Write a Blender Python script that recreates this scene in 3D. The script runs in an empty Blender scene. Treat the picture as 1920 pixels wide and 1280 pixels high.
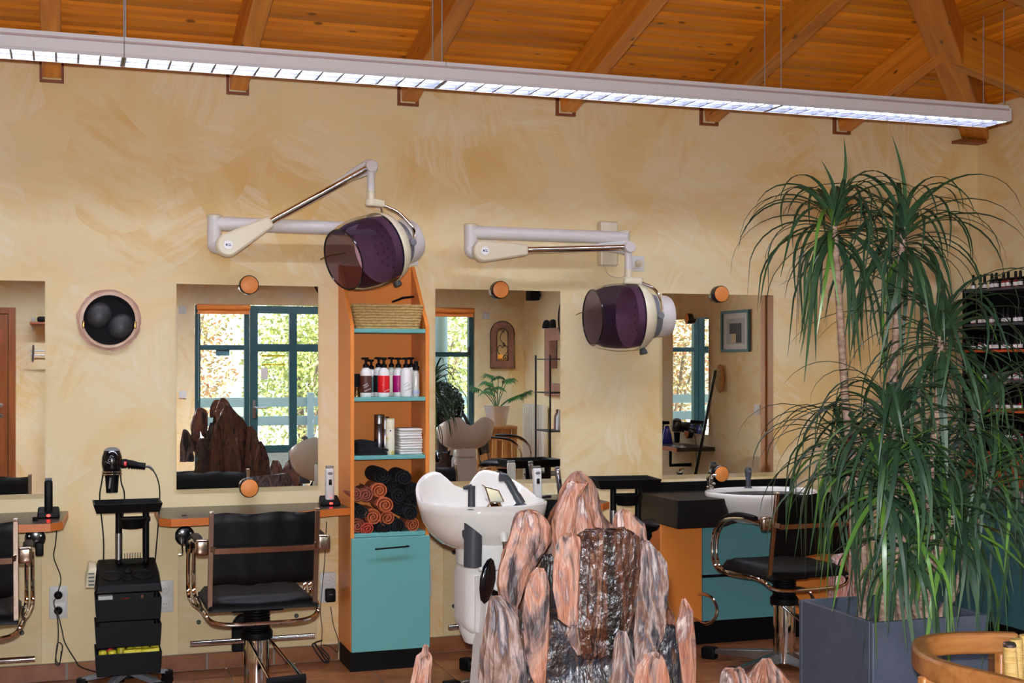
import bpy, bmesh, math, random
from mathutils import Vector, Matrix, Euler, noise
R = random.Random(7)
rad = math.radians
PI = math.pi
scene = bpy.context.scene
col = scene.collection

# ------------------------------------------------------------------ camera
FPX, YAW, CAMY, CAMZ, HORIZON = 2461.0, rad(18.8), -6.58, 1.49, 685.0
cd = bpy.data.cameras.new('camera'); cam = bpy.data.objects.new('camera', cd); col.objects.link(cam)
cam.location = (0, CAMY, CAMZ); cam.rotation_euler = (rad(90), 0, -YAW)
cd.sensor_width = 36; cd.lens = FPX / 1920 * 36; cd.shift_y = (HORIZON - 640) / 1920; cd.clip_start = 0.05
scene.camera = cam
# ------------------------------------------------------------------ sky and sun
w = bpy.data.worlds.new('sky'); scene.world = w; w.use_nodes = True
nt = w.node_tree; bg = nt.nodes['Background']
sk = nt.nodes.new('ShaderNodeTexSky'); sk.sky_type = 'NISHITA'; sk.sun_disc = False
sk.sun_elevation = rad(48); sk.sun_rotation = rad(10); sk.dust_density = 2.0
nt.links.new(sk.outputs[0], bg.inputs[0]); bg.inputs[1].default_value = 0.7
sd = bpy.data.lights.new('sun', 'SUN'); sun = bpy.data.objects.new('sun', sd); col.objects.link(sun)
sd.energy = 12; sd.angle = rad(1.5); sd.color = (1, .95, .86)
sun.rotation_euler = Vector((.25, -.72, -.72)).to_track_quat('-Z', 'Y').to_euler()
# the flash on the camera (its shadows are in the photograph)
fd = bpy.data.lights.new('camera_flash', 'SPOT'); fl = bpy.data.objects.new('camera_flash', fd); col.objects.link(fl)
fd.energy = 400; fd.color = (.92, .95, 1); fd.shadow_soft_size = 0.022; fd.spot_size = rad(82); fd.spot_blend = 0.45
fl.location = (-0.01, CAMY + .02, CAMZ + 0.085)
fl.rotation_euler = Vector((math.sin(YAW), math.cos(YAW), 0.03)).to_track_quat('-Z', 'Y').to_euler()
TUBE_STRENGTH = 52.0
# ------------------------------------------------------------------ exposure
vs = scene.view_settings
scene.display_settings.display_device = 'sRGB'
vs.view_transform = 'Standard'; vs.look = 'None'; vs.gamma = 1; vs.use_curve_mapping = False
vs.exposure = 0.58

# ------------------------------------------------------------------ measuring helpers (photo pixel + known depth -> metres)
def PX(px, Y):
    return (Y - CAMY) * math.tan(YAW + math.atan((px - 960) / FPX))
def axd(X, Y):
    return (Y - CAMY) * math.cos(YAW) + X * math.sin(YAW)
def P(px, py, Y):
    X = PX(px, Y)
    return Vector((X, Y, CAMZ - (py - HORIZON) * axd(X, Y) / FPX))
def PZ(px, py, Y): return P(px, py, Y).z

# ------------------------------------------------------------------ materials
def lin(c):
    return tuple(((v / 255) / 12.92 if v / 255 <= .04045 else ((v / 255 + .055) / 1.055) ** 2.4) for v in c) + (1,)
MATS = {}
def mat(name, c, rough=.5, metal=0., spec=.5, bump=0., bscale=40., c2=None, cscale=6., emit=0., coat=0., trans=0., stretch=(1, 1, 1), sharp=(.35, .65), detail=4.):
    """plain procedural material: colour (with an optional second colour through noise), noise bump"""
    if name in MATS: return MATS[name]
    m = bpy.data.materials.new(name); m.use_nodes = True; n = m.node_tree; b = n.nodes['Principled BSDF']
    b.inputs['Base Color'].default_value = lin(c); b.inputs['Roughness'].default_value = rough
    b.inputs['Metallic'].default_value = metal; b.inputs['Specular IOR Level'].default_value = spec
    b.inputs['Coat Weight'].default_value = coat; b.inputs['Coat Roughness'].default_value = .08
    if trans: b.inputs['Transmission Weight'].default_value = trans
    if emit:
        b.inputs['Emission Color'].default_value = lin(c); b.inputs['Emission Strength'].default_value = emit
    if c2 or bump:
        tc = n.nodes.new('ShaderNodeTexCoord'); mp = n.nodes.new('ShaderNodeMapping'); mp.inputs['Scale'].default_value = stretch
        n.links.new(tc.outputs['Object'], mp.inputs[0])
    if c2:
        no = n.nodes.new('ShaderNodeTexNoise'); no.inputs['Scale'].default_value = cscale; no.inputs['Detail'].default_value = detail
        cr = n.nodes.new('ShaderNodeValToRGB'); cr.color_ramp.elements[0].position = sharp[0]; cr.color_ramp.elements[1].position = sharp[1]
        cr.color_ramp.elements[0].color = lin(c); cr.color_ramp.elements[1].color = lin(c2)
        n.links.new(mp.outputs[0], no.inputs[0]); n.links.new(no.outputs['Fac'], cr.inputs[0]); n.links.new(cr.outputs[0], b.inputs['Base Color'])
    if bump:
        n2 = n.nodes.new('ShaderNodeTexNoise'); n2.inputs['Scale'].default_value = bscale; n2.inputs['Detail'].default_value = 3
        bp = n.nodes.new('ShaderNodeBump'); bp.inputs['Strength'].default_value = bump; bp.inputs['Distance'].default_value = .01
        n.links.new(mp.outputs[0], n2.inputs[0]); n.links.new(n2.outputs['Fac'], bp.inputs['Height']); n.links.new(bp.outputs[0], b.inputs['Normal'])
    MATS[name] = m
    return m

def plaster(name, base, warm, pale):
    """wiped-on glaze: brush strokes in several directions over a pale ground"""
    m = bpy.data.materials.new(name); m.use_nodes = True; n = m.node_tree; L = n.links; b = n.nodes['Principled BSDF']
    b.inputs['Roughness'].default_value = .75; b.inputs['Specular IOR Level'].default_value = .2
    tc = n.nodes.new('ShaderNodeTexCoord')
    def nz(scale, detail, dist, stretch=(1, 1, 1), rot=(0, 0, 0), rough=.5):
        mp = n.nodes.new('ShaderNodeMapping'); mp.inputs['Scale'].default_value = stretch; mp.inputs['Rotation'].default_value = rot
        t = n.nodes.new('ShaderNodeTexNoise'); t.inputs['Scale'].default_value = scale; t.inputs['Detail'].default_value = detail
        t.inputs['Distortion'].default_value = dist; t.inputs['Roughness'].default_value = rough
        L.new(tc.outputs['Object'], mp.inputs[0]); L.new(mp.outputs[0], t.inputs[0]); return t.outputs['Fac']
    def ramp(x, a, c):
        r = n.nodes.new('ShaderNodeMapRange'); r.inputs[1].default_value = a; r.inputs[2].default_value = c; r.clamp = True
        L.new(x, r.inputs[0]); return r.outputs[0]
    def mix(f, a, c):
        x = n.nodes.new('ShaderNodeMix'); x.data_type = 'RGBA'; L.new(f, x.inputs['Factor'])
        for v, s in ((a, 'A'), (c, 'B')):
            i = [q for q in x.inputs if q.name == s and q.type == 'RGBA'][0]
            if isinstance(v, tuple): i.default_value = v
            else: L.new(v, i)
        return [o for o in x.outputs if o.type == 'RGBA'][0]
    def mul(a, c):
        x = n.nodes.new('ShaderNodeMath'); x.operation = 'MULTIPLY'; L.new(a, x.inputs[0])
        if isinstance(c, float): x.inputs[1].default_value = c
        else: L.new(c, x.inputs[1])
        return x.outputs[0]
    # wall surface as (u, height); brush strokes run in a different direction in every cell
    sx = n.nodes.new('ShaderNodeSeparateXYZ'); L.new(tc.outputs['Object'], sx.inputs[0])
    su = n.nodes.new('ShaderNodeMath'); L.new(sx.outputs[0], su.inputs[0]); L.new(sx.outputs[1], su.inputs[1])
    uv = n.nodes.new('ShaderNodeCombineXYZ'); L.new(su.outputs[0], uv.inputs[0]); L.new(sx.outputs[2], uv.inputs[1])
    wn = n.nodes.new('ShaderNodeTexNoise'); wn.inputs['Scale'].default_value = 2.2; wn.inputs['Detail'].default_value = 2; L.new(uv.outputs[0], wn.inputs[0])
    wv = n.nodes.new('ShaderNodeVectorMath'); wv.operation = 'MULTIPLY_ADD'; wv.inputs[1].default_value = (.16, .16, 0); L.new(wn.outputs['Color'], wv.inputs[0]); L.new(uv.outputs[0], wv.inputs[2])
    def strokes(cell, sc_, st):
        v = n.nodes.new('ShaderNodeTexVoronoi'); v.inputs['Scale'].default_value = cell; L.new(wv.outputs[0], v.inputs[0])
        an = n.nodes.new('ShaderNodeMath'); an.operation = 'MULTIPLY'; an.inputs[1].default_value = 9.0
        sp = n.nodes.new('ShaderNodeSeparateColor'); L.new(v.outputs['Color'], sp.inputs[0]); L.new(sp.outputs[0], an.inputs[0])
        vr = n.nodes.new('ShaderNodeVectorRotate'); vr.rotation_type = 'Z_AXIS'; L.new(wv.outputs[0], vr.inputs['Vector']); L.new(an.outputs[0], vr.inputs['Angle'])
        mp = n.nodes.new('ShaderNodeMapping'); mp.inputs['Scale'].default_value = (1, st, 1); L.new(vr.outputs[0], mp.inputs[0])
        t = n.nodes.new('ShaderNodeTexNoise'); t.inputs['Scale'].default_value = sc_; t.inputs['Detail'].default_value = 7; t.inputs['Roughness'].default_value = .62; t.inputs['Distortion'].default_value = .12; L.new(mp.outputs[0], t.inputs[0])
        return t.outputs['Fac'], sp.outputs[1]
    a1, t1 = strokes(2.3, 2.6, 4.5); a2, t2 = strokes(3.4, 3.4, 8)
    f1 = mul(ramp(nz(1.15, 4, .9), .5, .72), .9)
    f2 = mul(mul(ramp(a1, .44, .7), ramp(t1, .3, .85)), .8)
    f3 = mul(mul(ramp(a2, .42, .66), ramp(t2, .25, .8)), .6)
    c = mix(f1, lin(base), lin(warm)); c = mix(f2, c, lin(warm)); c = mix(f3, c, lin(pale))
    L.new(c, b.inputs['Base Color'])
    bp = n.nodes.new('ShaderNodeBump'); bp.inputs['Strength'].default_value = .12; bp.inputs['Distance'].default_value = .004
    L.new(nz(60, 4, .3), bp.inputs['Height']); L.new(bp.outputs[0], b.inputs['Normal'])
    MATS[name] = m
    return m

def wood(name, light, dark, knots=True, rough=.42, grain=(1.2, 26, 26), coat=.15):
    """pine: long grain along local X, darker knots"""
    m = bpy.data.materials.new(name); m.use_nodes = True; n = m.node_tree; L = n.links; b = n.nodes['Principled BSDF']
    b.inputs['Roughness'].default_value = rough; b.inputs['Coat Weight'].default_value = coat; b.inputs['Coat Roughness'].default_value = .25
    tc = n.nodes.new('ShaderNodeTexCoord'); mp = n.nodes.new('ShaderNodeMapping'); mp.inputs['Scale'].default_value = grain
    L.new(tc.outputs['Object'], mp.inputs[0])
    oi = n.nodes.new('ShaderNodeObjectInfo')
    ad = n.nodes.new('ShaderNodeVectorMath'); ad.operation = 'ADD'
    sc_ = n.nodes.new('ShaderNodeVectorMath'); sc_.operation = 'SCALE'; sc_.inputs[0].default_value = (17, 31, 13)
    L.new(oi.outputs['Random'], sc_.inputs['Scale']); L.new(mp.outputs[0], ad.inputs[0]); L.new(sc_.outputs[0], ad.inputs[1])
    t = n.nodes.new('ShaderNodeTexNoise'); t.inputs['Scale'].default_value = 1.6; t.inputs['Detail'].default_value = 4; t.inputs['Distortion'].default_value = .6
    L.new(ad.outputs[0], t.inputs[0])
    cr = n.nodes.new('ShaderNodeValToRGB'); cr.color_ramp.elements[0].position = .3; cr.color_ramp.elements[1].position = .72
    cr.color_ramp.elements[0].color = lin(dark); cr.color_ramp.elements[1].color = lin(light)
    L.new(t.outputs['Fac'], cr.inputs[0]); out = cr.outputs[0]
    hs = n.nodes.new('ShaderNodeHueSaturation'); mr = n.nodes.new('ShaderNodeMapRange'); mr.inputs[3].default_value = .78; mr.inputs[4].default_value = 1.16
    L.new(oi.outputs['Random'], mr.inputs[0]); L.new(mr.outputs[0], hs.inputs['Value']); L.new(out, hs.inputs['Color']); out = hs.outputs[0]
    if knots:
        mk = n.nodes.new('ShaderNodeMapping'); mk.inputs['Scale'].default_value = (5.5, 14, 14); L.new(tc.outputs['Object'], mk.inputs[0])
        a2 = n.nodes.new('ShaderNodeVectorMath'); a2.operation = 'ADD'; L.new(mk.outputs[0], a2.inputs[0]); L.new(sc_.outputs[0], a2.inputs[1])
        v = n.nodes.new('ShaderNodeTexVoronoi'); v.inputs['Scale'].default_value = 1.0; L.new(a2.outputs[0], v.inputs[0])
        kr = n.nodes.new('ShaderNodeMapRange'); kr.inputs[1].default_value = .08; kr.inputs[2].default_value = .16; kr.inputs[3].default_value = .8; kr.inputs[4].default_value = 0
        L.new(v.outputs['Distance'], kr.inputs[0])
        x = n.nodes.new('ShaderNodeMix'); x.data_type = 'RGBA'; L.new(kr.outputs[0], x.inputs['Factor'])
        ia = [q for q in x.inputs if q.name == 'A' and q.type == 'RGBA'][0]; ib = [q for q in x.inputs if q.name == 'B' and q.type == 'RGBA'][0]
        L.new(out, ia); ib.default_value = lin(tuple(int(q * .38) for q in dark)); out = [o for o in x.outputs if o.type == 'RGBA'][0]
    L.new(out, b.inputs['Base Color'])
    MATS[name] = m
    return m

def rockmat(name, cols, rough=.5, wet=False, scale=15., stretch=(1, 1, .3), bump=.5):
    m = bpy.data.materials.new(name); m.use_nodes = True; n = m.node_tree; L = n.links; b = n.nodes['Principled BSDF']
    b.inputs['Roughness'].default_value = rough
    tc = n.nodes.new('ShaderNodeTexCoord'); mp = n.nodes.new('ShaderNodeMapping'); mp.inputs['Scale'].default_value = stretch
    mp.inputs['Rotation'].default_value = (.1, .15, .4)
    oi = n.nodes.new('ShaderNodeObjectInfo'); sv = n.nodes.new('ShaderNodeVectorMath'); sv.operation = 'SCALE'; sv.inputs[0].default_value = (9, 5, 7)
    L.new(oi.outputs['Random'], sv.inputs['Scale']); L.new(tc.outputs['Object'], mp.inputs[0]); L.new(sv.outputs[0], mp.inputs['Location'])
    t = n.nodes.new('ShaderNodeTexNoise'); t.inputs['Scale'].default_value = scale; t.inputs['Detail'].default_value = 7; t.inputs['Distortion'].default_value = 1.1; t.inputs['Roughness'].default_value = .62
    L.new(mp.outputs[0], t.inputs[0])
    cr = n.nodes.new('ShaderNodeValToRGB'); e = cr.color_ramp.elements
    while len(e) < len(cols): e.new(.5)
    for i, c in enumerate(cols):
        e[i].position = .38 + .25 * i / (len(cols) - 1); e[i].color = lin(c)
    L.new(t.outputs['Fac'], cr.inputs[0]); L.new(cr.outputs[0], b.inputs['Base Color'])
    m2 = n.nodes.new('ShaderNodeMapping'); m2.inputs['Scale'].default_value = (1, 1, .25) if not wet else (1, 1, .6); L.new(tc.outputs['Object'], m2.inputs[0])
    t2 = n.nodes.new('ShaderNodeTexNoise'); t2.inputs['Scale'].default_value = 45 if not wet else 60; t2.inputs['Detail'].default_value = 5
    bp = n.nodes.new('ShaderNodeBump'); bp.inputs['Strength'].default_value = bump; bp.inputs['Distance'].default_value = .012
    L.new(m2.outputs[0], t2.inputs[0]); L.new(t2.outputs['Fac'], bp.inputs['Height']); L.new(bp.outputs[0], b.inputs['Normal'])
    if wet:
        b.inputs['Coat Weight'].default_value = 1; b.inputs['Coat Roughness'].default_value = .06
        L.new(bp.outputs[0], b.inputs['Coat Normal'])
    MATS[name] = m
    return m

def glassy(name, tint, gloss=.06, amount=.12, body=None, bf=0):
    """thin clear sheet: straight-through with a faint reflection"""
    m = bpy.data.materials.new(name); m.use_nodes = True; n = m.node_tree; L = n.links
    for q in list(n.nodes):
        if q.type == 'BSDF_PRINCIPLED': n.nodes.remove(q)
    out = [q for q in n.nodes if q.type == 'OUTPUT_MATERIAL'][0]
    tr = n.nodes.new('ShaderNodeBsdfTransparent'); tr.inputs[0].default_value = tint
    gl = n.nodes.new('ShaderNodeBsdfGlossy'); gl.inputs['Roughness'].default_value = gloss
    fr = n.nodes.new('ShaderNodeLayerWeight'); fr.inputs[0].default_value = amount
    if body:
        df = n.nodes.new('ShaderNodeBsdfDiffuse'); df.inputs[0].default_value = lin(body); m0 = n.nodes.new('ShaderNodeMixShader'); m0.inputs[0].default_value = bf
        L.new(tr.outputs[0], m0.inputs[1]); L.new(df.outputs[0], m0.inputs[2]); tr = m0
    mx = n.nodes.new('ShaderNodeMixShader'); L.new(fr.outputs['Fresnel'], mx.inputs[0]); L.new(tr.outputs[0], mx.inputs[1]); L.new(gl.outputs[0], mx.inputs[2]); L.new(mx.outputs[0], out.inputs[0])
    MATS[name] = m
    return m

plaster('plaster', (243, 222, 174), (234, 194, 122), (249, 238, 212))
wood('pine_boards', (232, 146, 30), (206, 118, 18), grain=(.8, 7, 7))
wood('pine_beam', (226, 150, 46), (188, 106, 26), grain=(.9, 14, 14))
wood('oak', (188, 126, 66), (152, 92, 42), knots=False)
wood('brown_door', (150, 84, 40), (120, 62, 28), knots=False, grain=(20, 20, 1.2))
wood('beech', (206, 150, 82), (180, 120, 60), knots=False, grain=(20, 20, 1.2))
mat('shoe_brown', (138, 70, 34), .5)
mat('terracotta', (156, 98, 58), .38, c2=(128, 76, 42), cscale=9, bump=.08, bscale=60)
mat('grout', (150, 138, 124), .9)
mat('orange', (234, 140, 60), .38, spec=.4)
mat('orange_edge', (205, 112, 44), .4)
mat('orange_disc', (238, 146, 70), .45)
mat('teal', (104, 170, 166), .42)
mat('teal_dark', (92, 152, 158), .45)
mat('teal_frame', (30, 66, 68), .4)
mat('black', (9, 8, 10), .5, spec=.18)
mat('black_gloss', (14, 13, 18), .16, coat=.5)
mat('black_soft', (14, 13, 16), .8, spec=.2); mat('dome_black', (44, 44, 48), .45, bump=.2, bscale=90)
mat('leather', (7, 6, 8), .5, spec=.22, bump=.25, bscale=18)
mat('laminate', (62, 52, 44), .3, c2=(54, 46, 40), cscale=20, stretch=(1, 6, 1))
mat('laminate_black', (18, 15, 15), .4, spec=.3)
mat('chrome', (225, 222, 218), .08, metal=1)
mat('chrome_warm', (190, 172, 156), .2, metal=1)  # warm tint paints in the brown surroundings that chrome would reflect
mat('steel', (170, 170, 172), .32, metal=1)
mat('brass', (150, 116, 70), .3, metal=1)
mat('cream', (226, 214, 184), .3, coat=.3)
mat('arm_white', (222, 216, 212), .3, coat=.3)
mat('white', (238, 236, 232), .3)
mat('ceramic', (244, 240, 232), .08, coat=.6)
mat('lamp_white', (226, 222, 226), .35)
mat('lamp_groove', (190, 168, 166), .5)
mat('grey', (120, 122, 128), .45)
mat('grey_dark', (66, 70, 78), .45)
mat('socket', (222, 220, 216), .35)
mat('socket_dark', (80, 78, 76), .5)
mat('birch', (230, 212, 166), .5, c2=(224, 200, 148), cscale=3, stretch=(1, 1, 5))
mat('wire', (196, 194, 196), .35, metal=.6)
mat('cord', (34, 28, 28), .5)
mat('bark', (176, 134, 116), .8, c2=(206, 164, 146), cscale=18, bump=.5, bscale=60)
mat('wood_ring', (240, 216, 192), .6, c2=(206, 160, 132), cscale=8)
mat('straw', (206, 176, 116), .75, c2=(182, 146, 86), cscale=60, bump=.4, bscale=160)
mat('planter', (66, 72, 86), .55, c2=(74, 80, 94), cscale=14, bump=.05)
mat('soil', (62, 64, 78), .9, c2=(96, 100, 120), cscale=60, bump=1, bscale=80)
mat('trunk', (176, 146, 124), .75, c2=(132, 104, 88), cscale=30, stretch=(1, 1, 2.5), bump=.8, bscale=50)
mat('leaf', (60, 88, 54), .45, c2=(36, 58, 42), cscale=5, spec=.3)
mat('leaf_light', (98, 138, 50), .35, c2=(66, 104, 44), cscale=5)
mat('leaf_palm', (52, 104, 46), .4, c2=(30, 72, 34), cscale=6)
mat('bush_green', (196, 200, 122), .6, c2=(140, 152, 84), cscale=3)
mat('bush_red', (216, 152, 116), .6, c2=(170, 172, 110), cscale=3)
mat('box_leaf', (34, 50, 36), .6, c2=(22, 34, 26), cscale=9)
mat('twig', (120, 104, 88), .8)
mat('fence', (150, 170, 172), .6)
mat('gravel', (190, 184, 172), .9, c2=(150, 146, 138), cscale=60)
mat('paving', (205, 202, 194), .8, c2=(186, 182, 172), cscale=4)
mat('towel_orange', (206, 106, 62), .95, bump=.8, bscale=220)
mat('towel_brown', (166, 88, 66), .95, bump=.8, bscale=220)
mat('towel_red', (206, 74, 52), .95, bump=.8, bscale=220)
mat('towel_black', (20, 19, 24), .95, bump=.8, bscale=220)
mat('paper', (232, 228, 224), .8)
mat('label_brown', (84, 44, 34), .45); mat('label_red', (222, 16, 26), .4); mat('label_magenta', (176, 10, 112), .4)
mat('label_black', (20, 18, 26), .4); mat('label_teal', (88, 124, 124), .4)
mat('clear_plastic', (206, 208, 196), .15, spec=.6)
mat('lilac', (176, 178, 212), .4)
mat('can_cream', (238, 230, 204), .35, c2=(220, 202, 110), cscale=26, sharp=(.55, .6)); mat('can_silver', (176, 172, 184), .22, metal=1)
mat('yellow', (206, 190, 40), .4); mat('red_plastic', (214, 30, 26), .35)
mat('led_red', (255, 50, 40), .4, emit=4)
mat('print_white', (244, 240, 236), .5); mat('print_grey', (120, 118, 122), .5); mat('print_blue', (70, 80, 120), .5)
mat('blue_liquid', (34, 44, 150), .12, coat=.5)
mat('copper', (160, 104, 76), .5, c2=(128, 92, 80), cscale=40, bump=.3, bscale=60)
mat('iron', (30, 26, 26), .5)
mat('candle', (226, 150, 50), .5, emit=.2)
mat('blind', (212, 122, 40), .6)
mat('paint_teal', (66, 110, 118), .5)
mat('radiator', (232, 226, 208), .4)
mat('wicker', (224, 190, 120), .55, c2=(196, 156, 84), cscale=30, stretch=(1, 1, 14), bump=.5, bscale=60)
mat('art_paper', (214, 212, 206), .6); mat('art_grey', (176, 178, 176), .6); mat('art_dark', (56, 52, 54), .6); mat('art_tan', (204, 186, 140), .6)
mat('nozzle_cream', (236, 226, 196), .3, coat=.4)
mat('ground_dark', (60, 62, 60), .9)
mat('bronze', (150, 74, 44), .5)
mat('display_orange', (190, 78, 30), .5); mat('teal_shaded', (46, 96, 102), .5); mat('stone_top', (172, 160, 156), .4, c2=(140, 128, 126), cscale=40)  # reception counter teal is the wash cabinet teal with shade mixed in
mat('polish_red', (150, 20, 34), .15, coat=.6); mat('polish_dark', (42, 22, 44), .15, coat=.6); mat('polish_pink', (196, 110, 130), .15, coat=.6)
mat('tube', (226, 236, 255), .4, emit=TUBE_STRENGTH); mat('tube_fill', (226, 236, 255), .4, emit=230)  # second, stronger tube material belongs to the added lamp behind the camera
mat('louver_metal', (116, 116, 124), .42, metal=1)
rockmat('rock_pink', [(52, 40, 40), (124, 94, 84), (158, 114, 94), (148, 92, 68), (116, 86, 80), (184, 160, 150)], .5, bump=1, scale=11)
rockmat('rock_brown', [(30, 20, 18), (84, 48, 32), (112, 62, 38), (66, 44, 36), (130, 92, 70)], .5, bump=1)
rockmat('rock_grey', [(30, 28, 32), (84, 74, 74), (142, 120, 112), (104, 74, 58), (70, 66, 74), (160, 142, 136)], .48, bump=1, scale=11)
rockmat('rock_dark', [(14, 13, 16), (46, 34, 30), (34, 40, 50), (84, 58, 44), (40, 32, 30)], .3, wet=True, bump=.9)
rockmat('rock_wet', [(12, 9, 8), (44, 24, 16), (78, 42, 24), (30, 26, 26), (98, 62, 42)], .22, wet=True, stretch=(1.6, 1, .18), bump=1)
rockmat('marble_red', [(236, 214, 200), (200, 96, 74), (228, 190, 176), (120, 40, 40), (232, 214, 200)], .4)
glassy('window_glass', (.93, .96, .95, 1))
glassy('visor', (.52, .45, .56, 1), .04, .06, (48, 38, 58), .36)
mm = mat('mirror_glass', (246, 248, 244), .0, metal=1)
mm.node_tree.nodes['Principled BSDF'].inputs['Roughness'].default_value = 0.0
# inner shell of the hood: reddish, perforated look comes from real dimples
mat('hood_inner', (206, 158, 164), .4)
wood('light_door', (206, 140, 78), (184, 116, 58), knots=False, grain=(20, 20, 1.2))
mat('board_backing', (84, 44, 14), .8)  # dark brown puts the shade of the board grooves into the backing colour
# ------------------------------------------------------------------ mesh builder
class MB:
    def __init__(s): s.v = []; s.f = []; s.mi = []
    def add(s, vs, fs, M=None, mi=0):
        o = len(s.v)
        for p in vs:
            p = Vector(p); s.v.append(tuple(M @ p) if M is not None else tuple(p))
        for f in fs: s.f.append([o + i for i in f]); s.mi.append(mi)
        return s
    def box(s, c, d, M=None, rz=0, mi=0):
        x, y, z = d[0] / 2, d[1] / 2, d[2] / 2; T = Matrix.Translation(c) @ Matrix.Rotation(rz, 4, 'Z')
        if M is not None: T = M @ T
        return s.add([(-x, -y, -z), (x, -y, -z), (x, y, -z), (-x, y, -z), (-x, -y, z), (x, -y, z), (x, y, z), (-x, y, z)],
              [(0, 3, 2, 1), (4, 5, 6, 7), (0, 1, 5, 4), (1, 2, 6, 5), (2, 3, 7, 6), (3, 0, 4, 7)], T, mi)
    def span(s, a, b, mi=0):
        return s.box([(a[i] + b[i]) / 2 for i in range(3)], [abs(a[i] - b[i]) for i in range(3)], mi=mi)
    def rbox(s, c, d, r=.01, M=None, seg=3, mi=0, axis=2):
        """box with rounded vertical edges and softened ends"""
        x, y, z = d; r = min(r, x / 2.01, y / 2.01, z / 2.01); ring = []
        for k, (cx, cy) in enumerate(((x / 2 - r, y / 2 - r), (-x / 2 + r, y / 2 - r), (-x / 2 + r, -y / 2 + r), (x / 2 - r, -y / 2 + r))):
            for i in range(seg + 1):
                a = PI / 2 * k + PI / 2 * i / seg; ring.append((cx, cy, math.cos(a), math.sin(a)))
        lev = []
        for i in range(seg + 1):
            a = PI / 2 * i / seg; lev.append((-z / 2 + r - r * math.cos(a), r * math.sin(a)))
        lev += [(-h, q) for h, q in reversed(lev)]
        vs = [(cx + q * ca, cy + q * sa, h) for h, q in lev for cx, cy, ca, sa in ring]; n = len(ring)
        fs = [(i * n + j, i * n + (j + 1) % n, (i + 1) * n + (j + 1) % n, (i + 1) * n + j) for i in range(len(lev) - 1) for j in range(n)]
        fs += [tuple(reversed(range(n))), tuple((len(lev) - 1) * n + j for j in range(n))]
        T = Matrix.Translation(c)
        if M is not None: T = M @ T
        return s.add(vs, fs, T, mi)
    def prism(s, poly, h0, h1, M=None, mi=0):
        """polygon (x,y) counter-clockwise, extruded from h0 to h1 along z"""
        n = len(poly)
        vs = [(x, y, h0) for x, y in poly] + [(x, y, h1) for x, y in poly]
        fs = [tuple(reversed(range(n))), tuple(range(n, 2 * n))] + [(i, (i + 1) % n, n + (i + 1) % n, n + i) for i in range(n)]
        return s.add(vs, fs, M, mi)
    def lathe(s, prof, seg=24, M=None, mi=0, close=True, sx=1, sy=1):
        """profile [(r,z)...] about z"""
        vs = [(r * math.cos(2 * PI * j / seg) * sx, r * math.sin(2 * PI * j / seg) * sy, z) for r, z in prof for j in range(seg)]
        fs = [(i * seg + j, i * seg + (j + 1) % seg, (i + 1) * seg + (j + 1) % seg, (i + 1) * seg + j) for i in range(len(prof) - 1) for j in range(seg)]
        if close:
            if prof[0][0] > 1e-5: fs.append(tuple(reversed(range(seg))))
            if prof[-1][0] > 1e-5: fs.append(tuple((len(prof) - 1) * seg + j for j in range(seg)))
        return s.add(vs, fs, M, mi)
    def cyl(s, a, b, r, seg=16, r2=None, mi=0):
        return s.tube([a, b], [r, r if r2 is None else r2], seg, mi=mi)
    def tube(s, pts, r, seg=8, M=None, mi=0, flat=None, closed=False, up=None):
        """swept tube; r number or list; flat=(a,b) multiplies the section's two half-axes"""
        pts = [Vector(p) for p in pts]; n = len(pts); rs = r if isinstance(r, (list, tuple)) else [r] * n
        vs = []; nrm = None
        for i in range(n):
            if closed: t = (pts[(i + 1) % n] - pts[i - 1]).normalized()
            else: t = (pts[min(i + 1, n - 1)] - pts[max(i - 1, 0)]).normalized()
            if nrm is None:
                u = Vector(up) if up else (Vector((0, 0, 1)) if abs(t.z) < .9 else Vector((1, 0, 0)))
                nrm = (u - t * u.dot(t)).normalized()
            else:
                nrm = nrm - t * nrm.dot(t)
                nrm = nrm.normalized() if nrm.length > 1e-6 else t.orthogonal().normalized()
            bn = t.cross(nrm); fa, fb = flat or (1, 1)
            for j in range(seg):
                a = 2 * PI * j / seg + (PI / seg if seg == 4 else 0)
                vs.append(pts[i] + nrm * (math.cos(a) * rs[i] * fa) + bn * (math.sin(a) * rs[i] * fb))
        m = n if closed else n - 1
        fs = [(i * seg + j, i * seg + (j + 1) % seg, ((i + 1) % n) * seg + (j + 1) % seg, ((i + 1) % n) * seg + j) for i in range(m) for j in range(seg)]
        if not closed: fs += [tuple(reversed(range(seg))), tuple((n - 1) * seg + j for j in range(seg))]
        return s.add(vs, fs, M, mi)
    def ball(s, c, r, seg=16, rings=10, M=None, mi=0):
        rr = r if isinstance(r, (tuple, list)) else (r, r, r)
        T = Matrix.Translation(c) @ Matrix.Diagonal((*rr, 1))
        if M is not None: T = M @ T
        prof = [(math.sin(PI * i / rings), -math.cos(PI * i / rings)) for i in range(rings + 1)]
        prof[0] = (.001, -1); prof[-1] = (.001, 1)
        return s.lathe(prof, seg, T, mi)
    def mesh(s, name, mats, smooth=True, angle=38):
        me = bpy.data.meshes.new(name); me.from_pydata(s.v, [], s.f)
        for q in (mats if isinstance(mats, (list, tuple)) else [mats]): me.materials.append(MATS[q] if isinstance(q, str) else q)
        me.polygons.foreach_set('material_index', s.mi)
        me.update()
        if smooth: me.shade_smooth(); me.set_sharp_from_angle(angle=rad(angle))
        return me
    def build(s, name, mats, parent=None, loc=(0, 0, 0), rot=(0, 0, 0), bevel=0, smooth=True, angle=38):
        o = link(name, s.mesh(name, mats, smooth, angle), parent, loc, rot)
        if bevel: bev(o, bevel)
        return o
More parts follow.
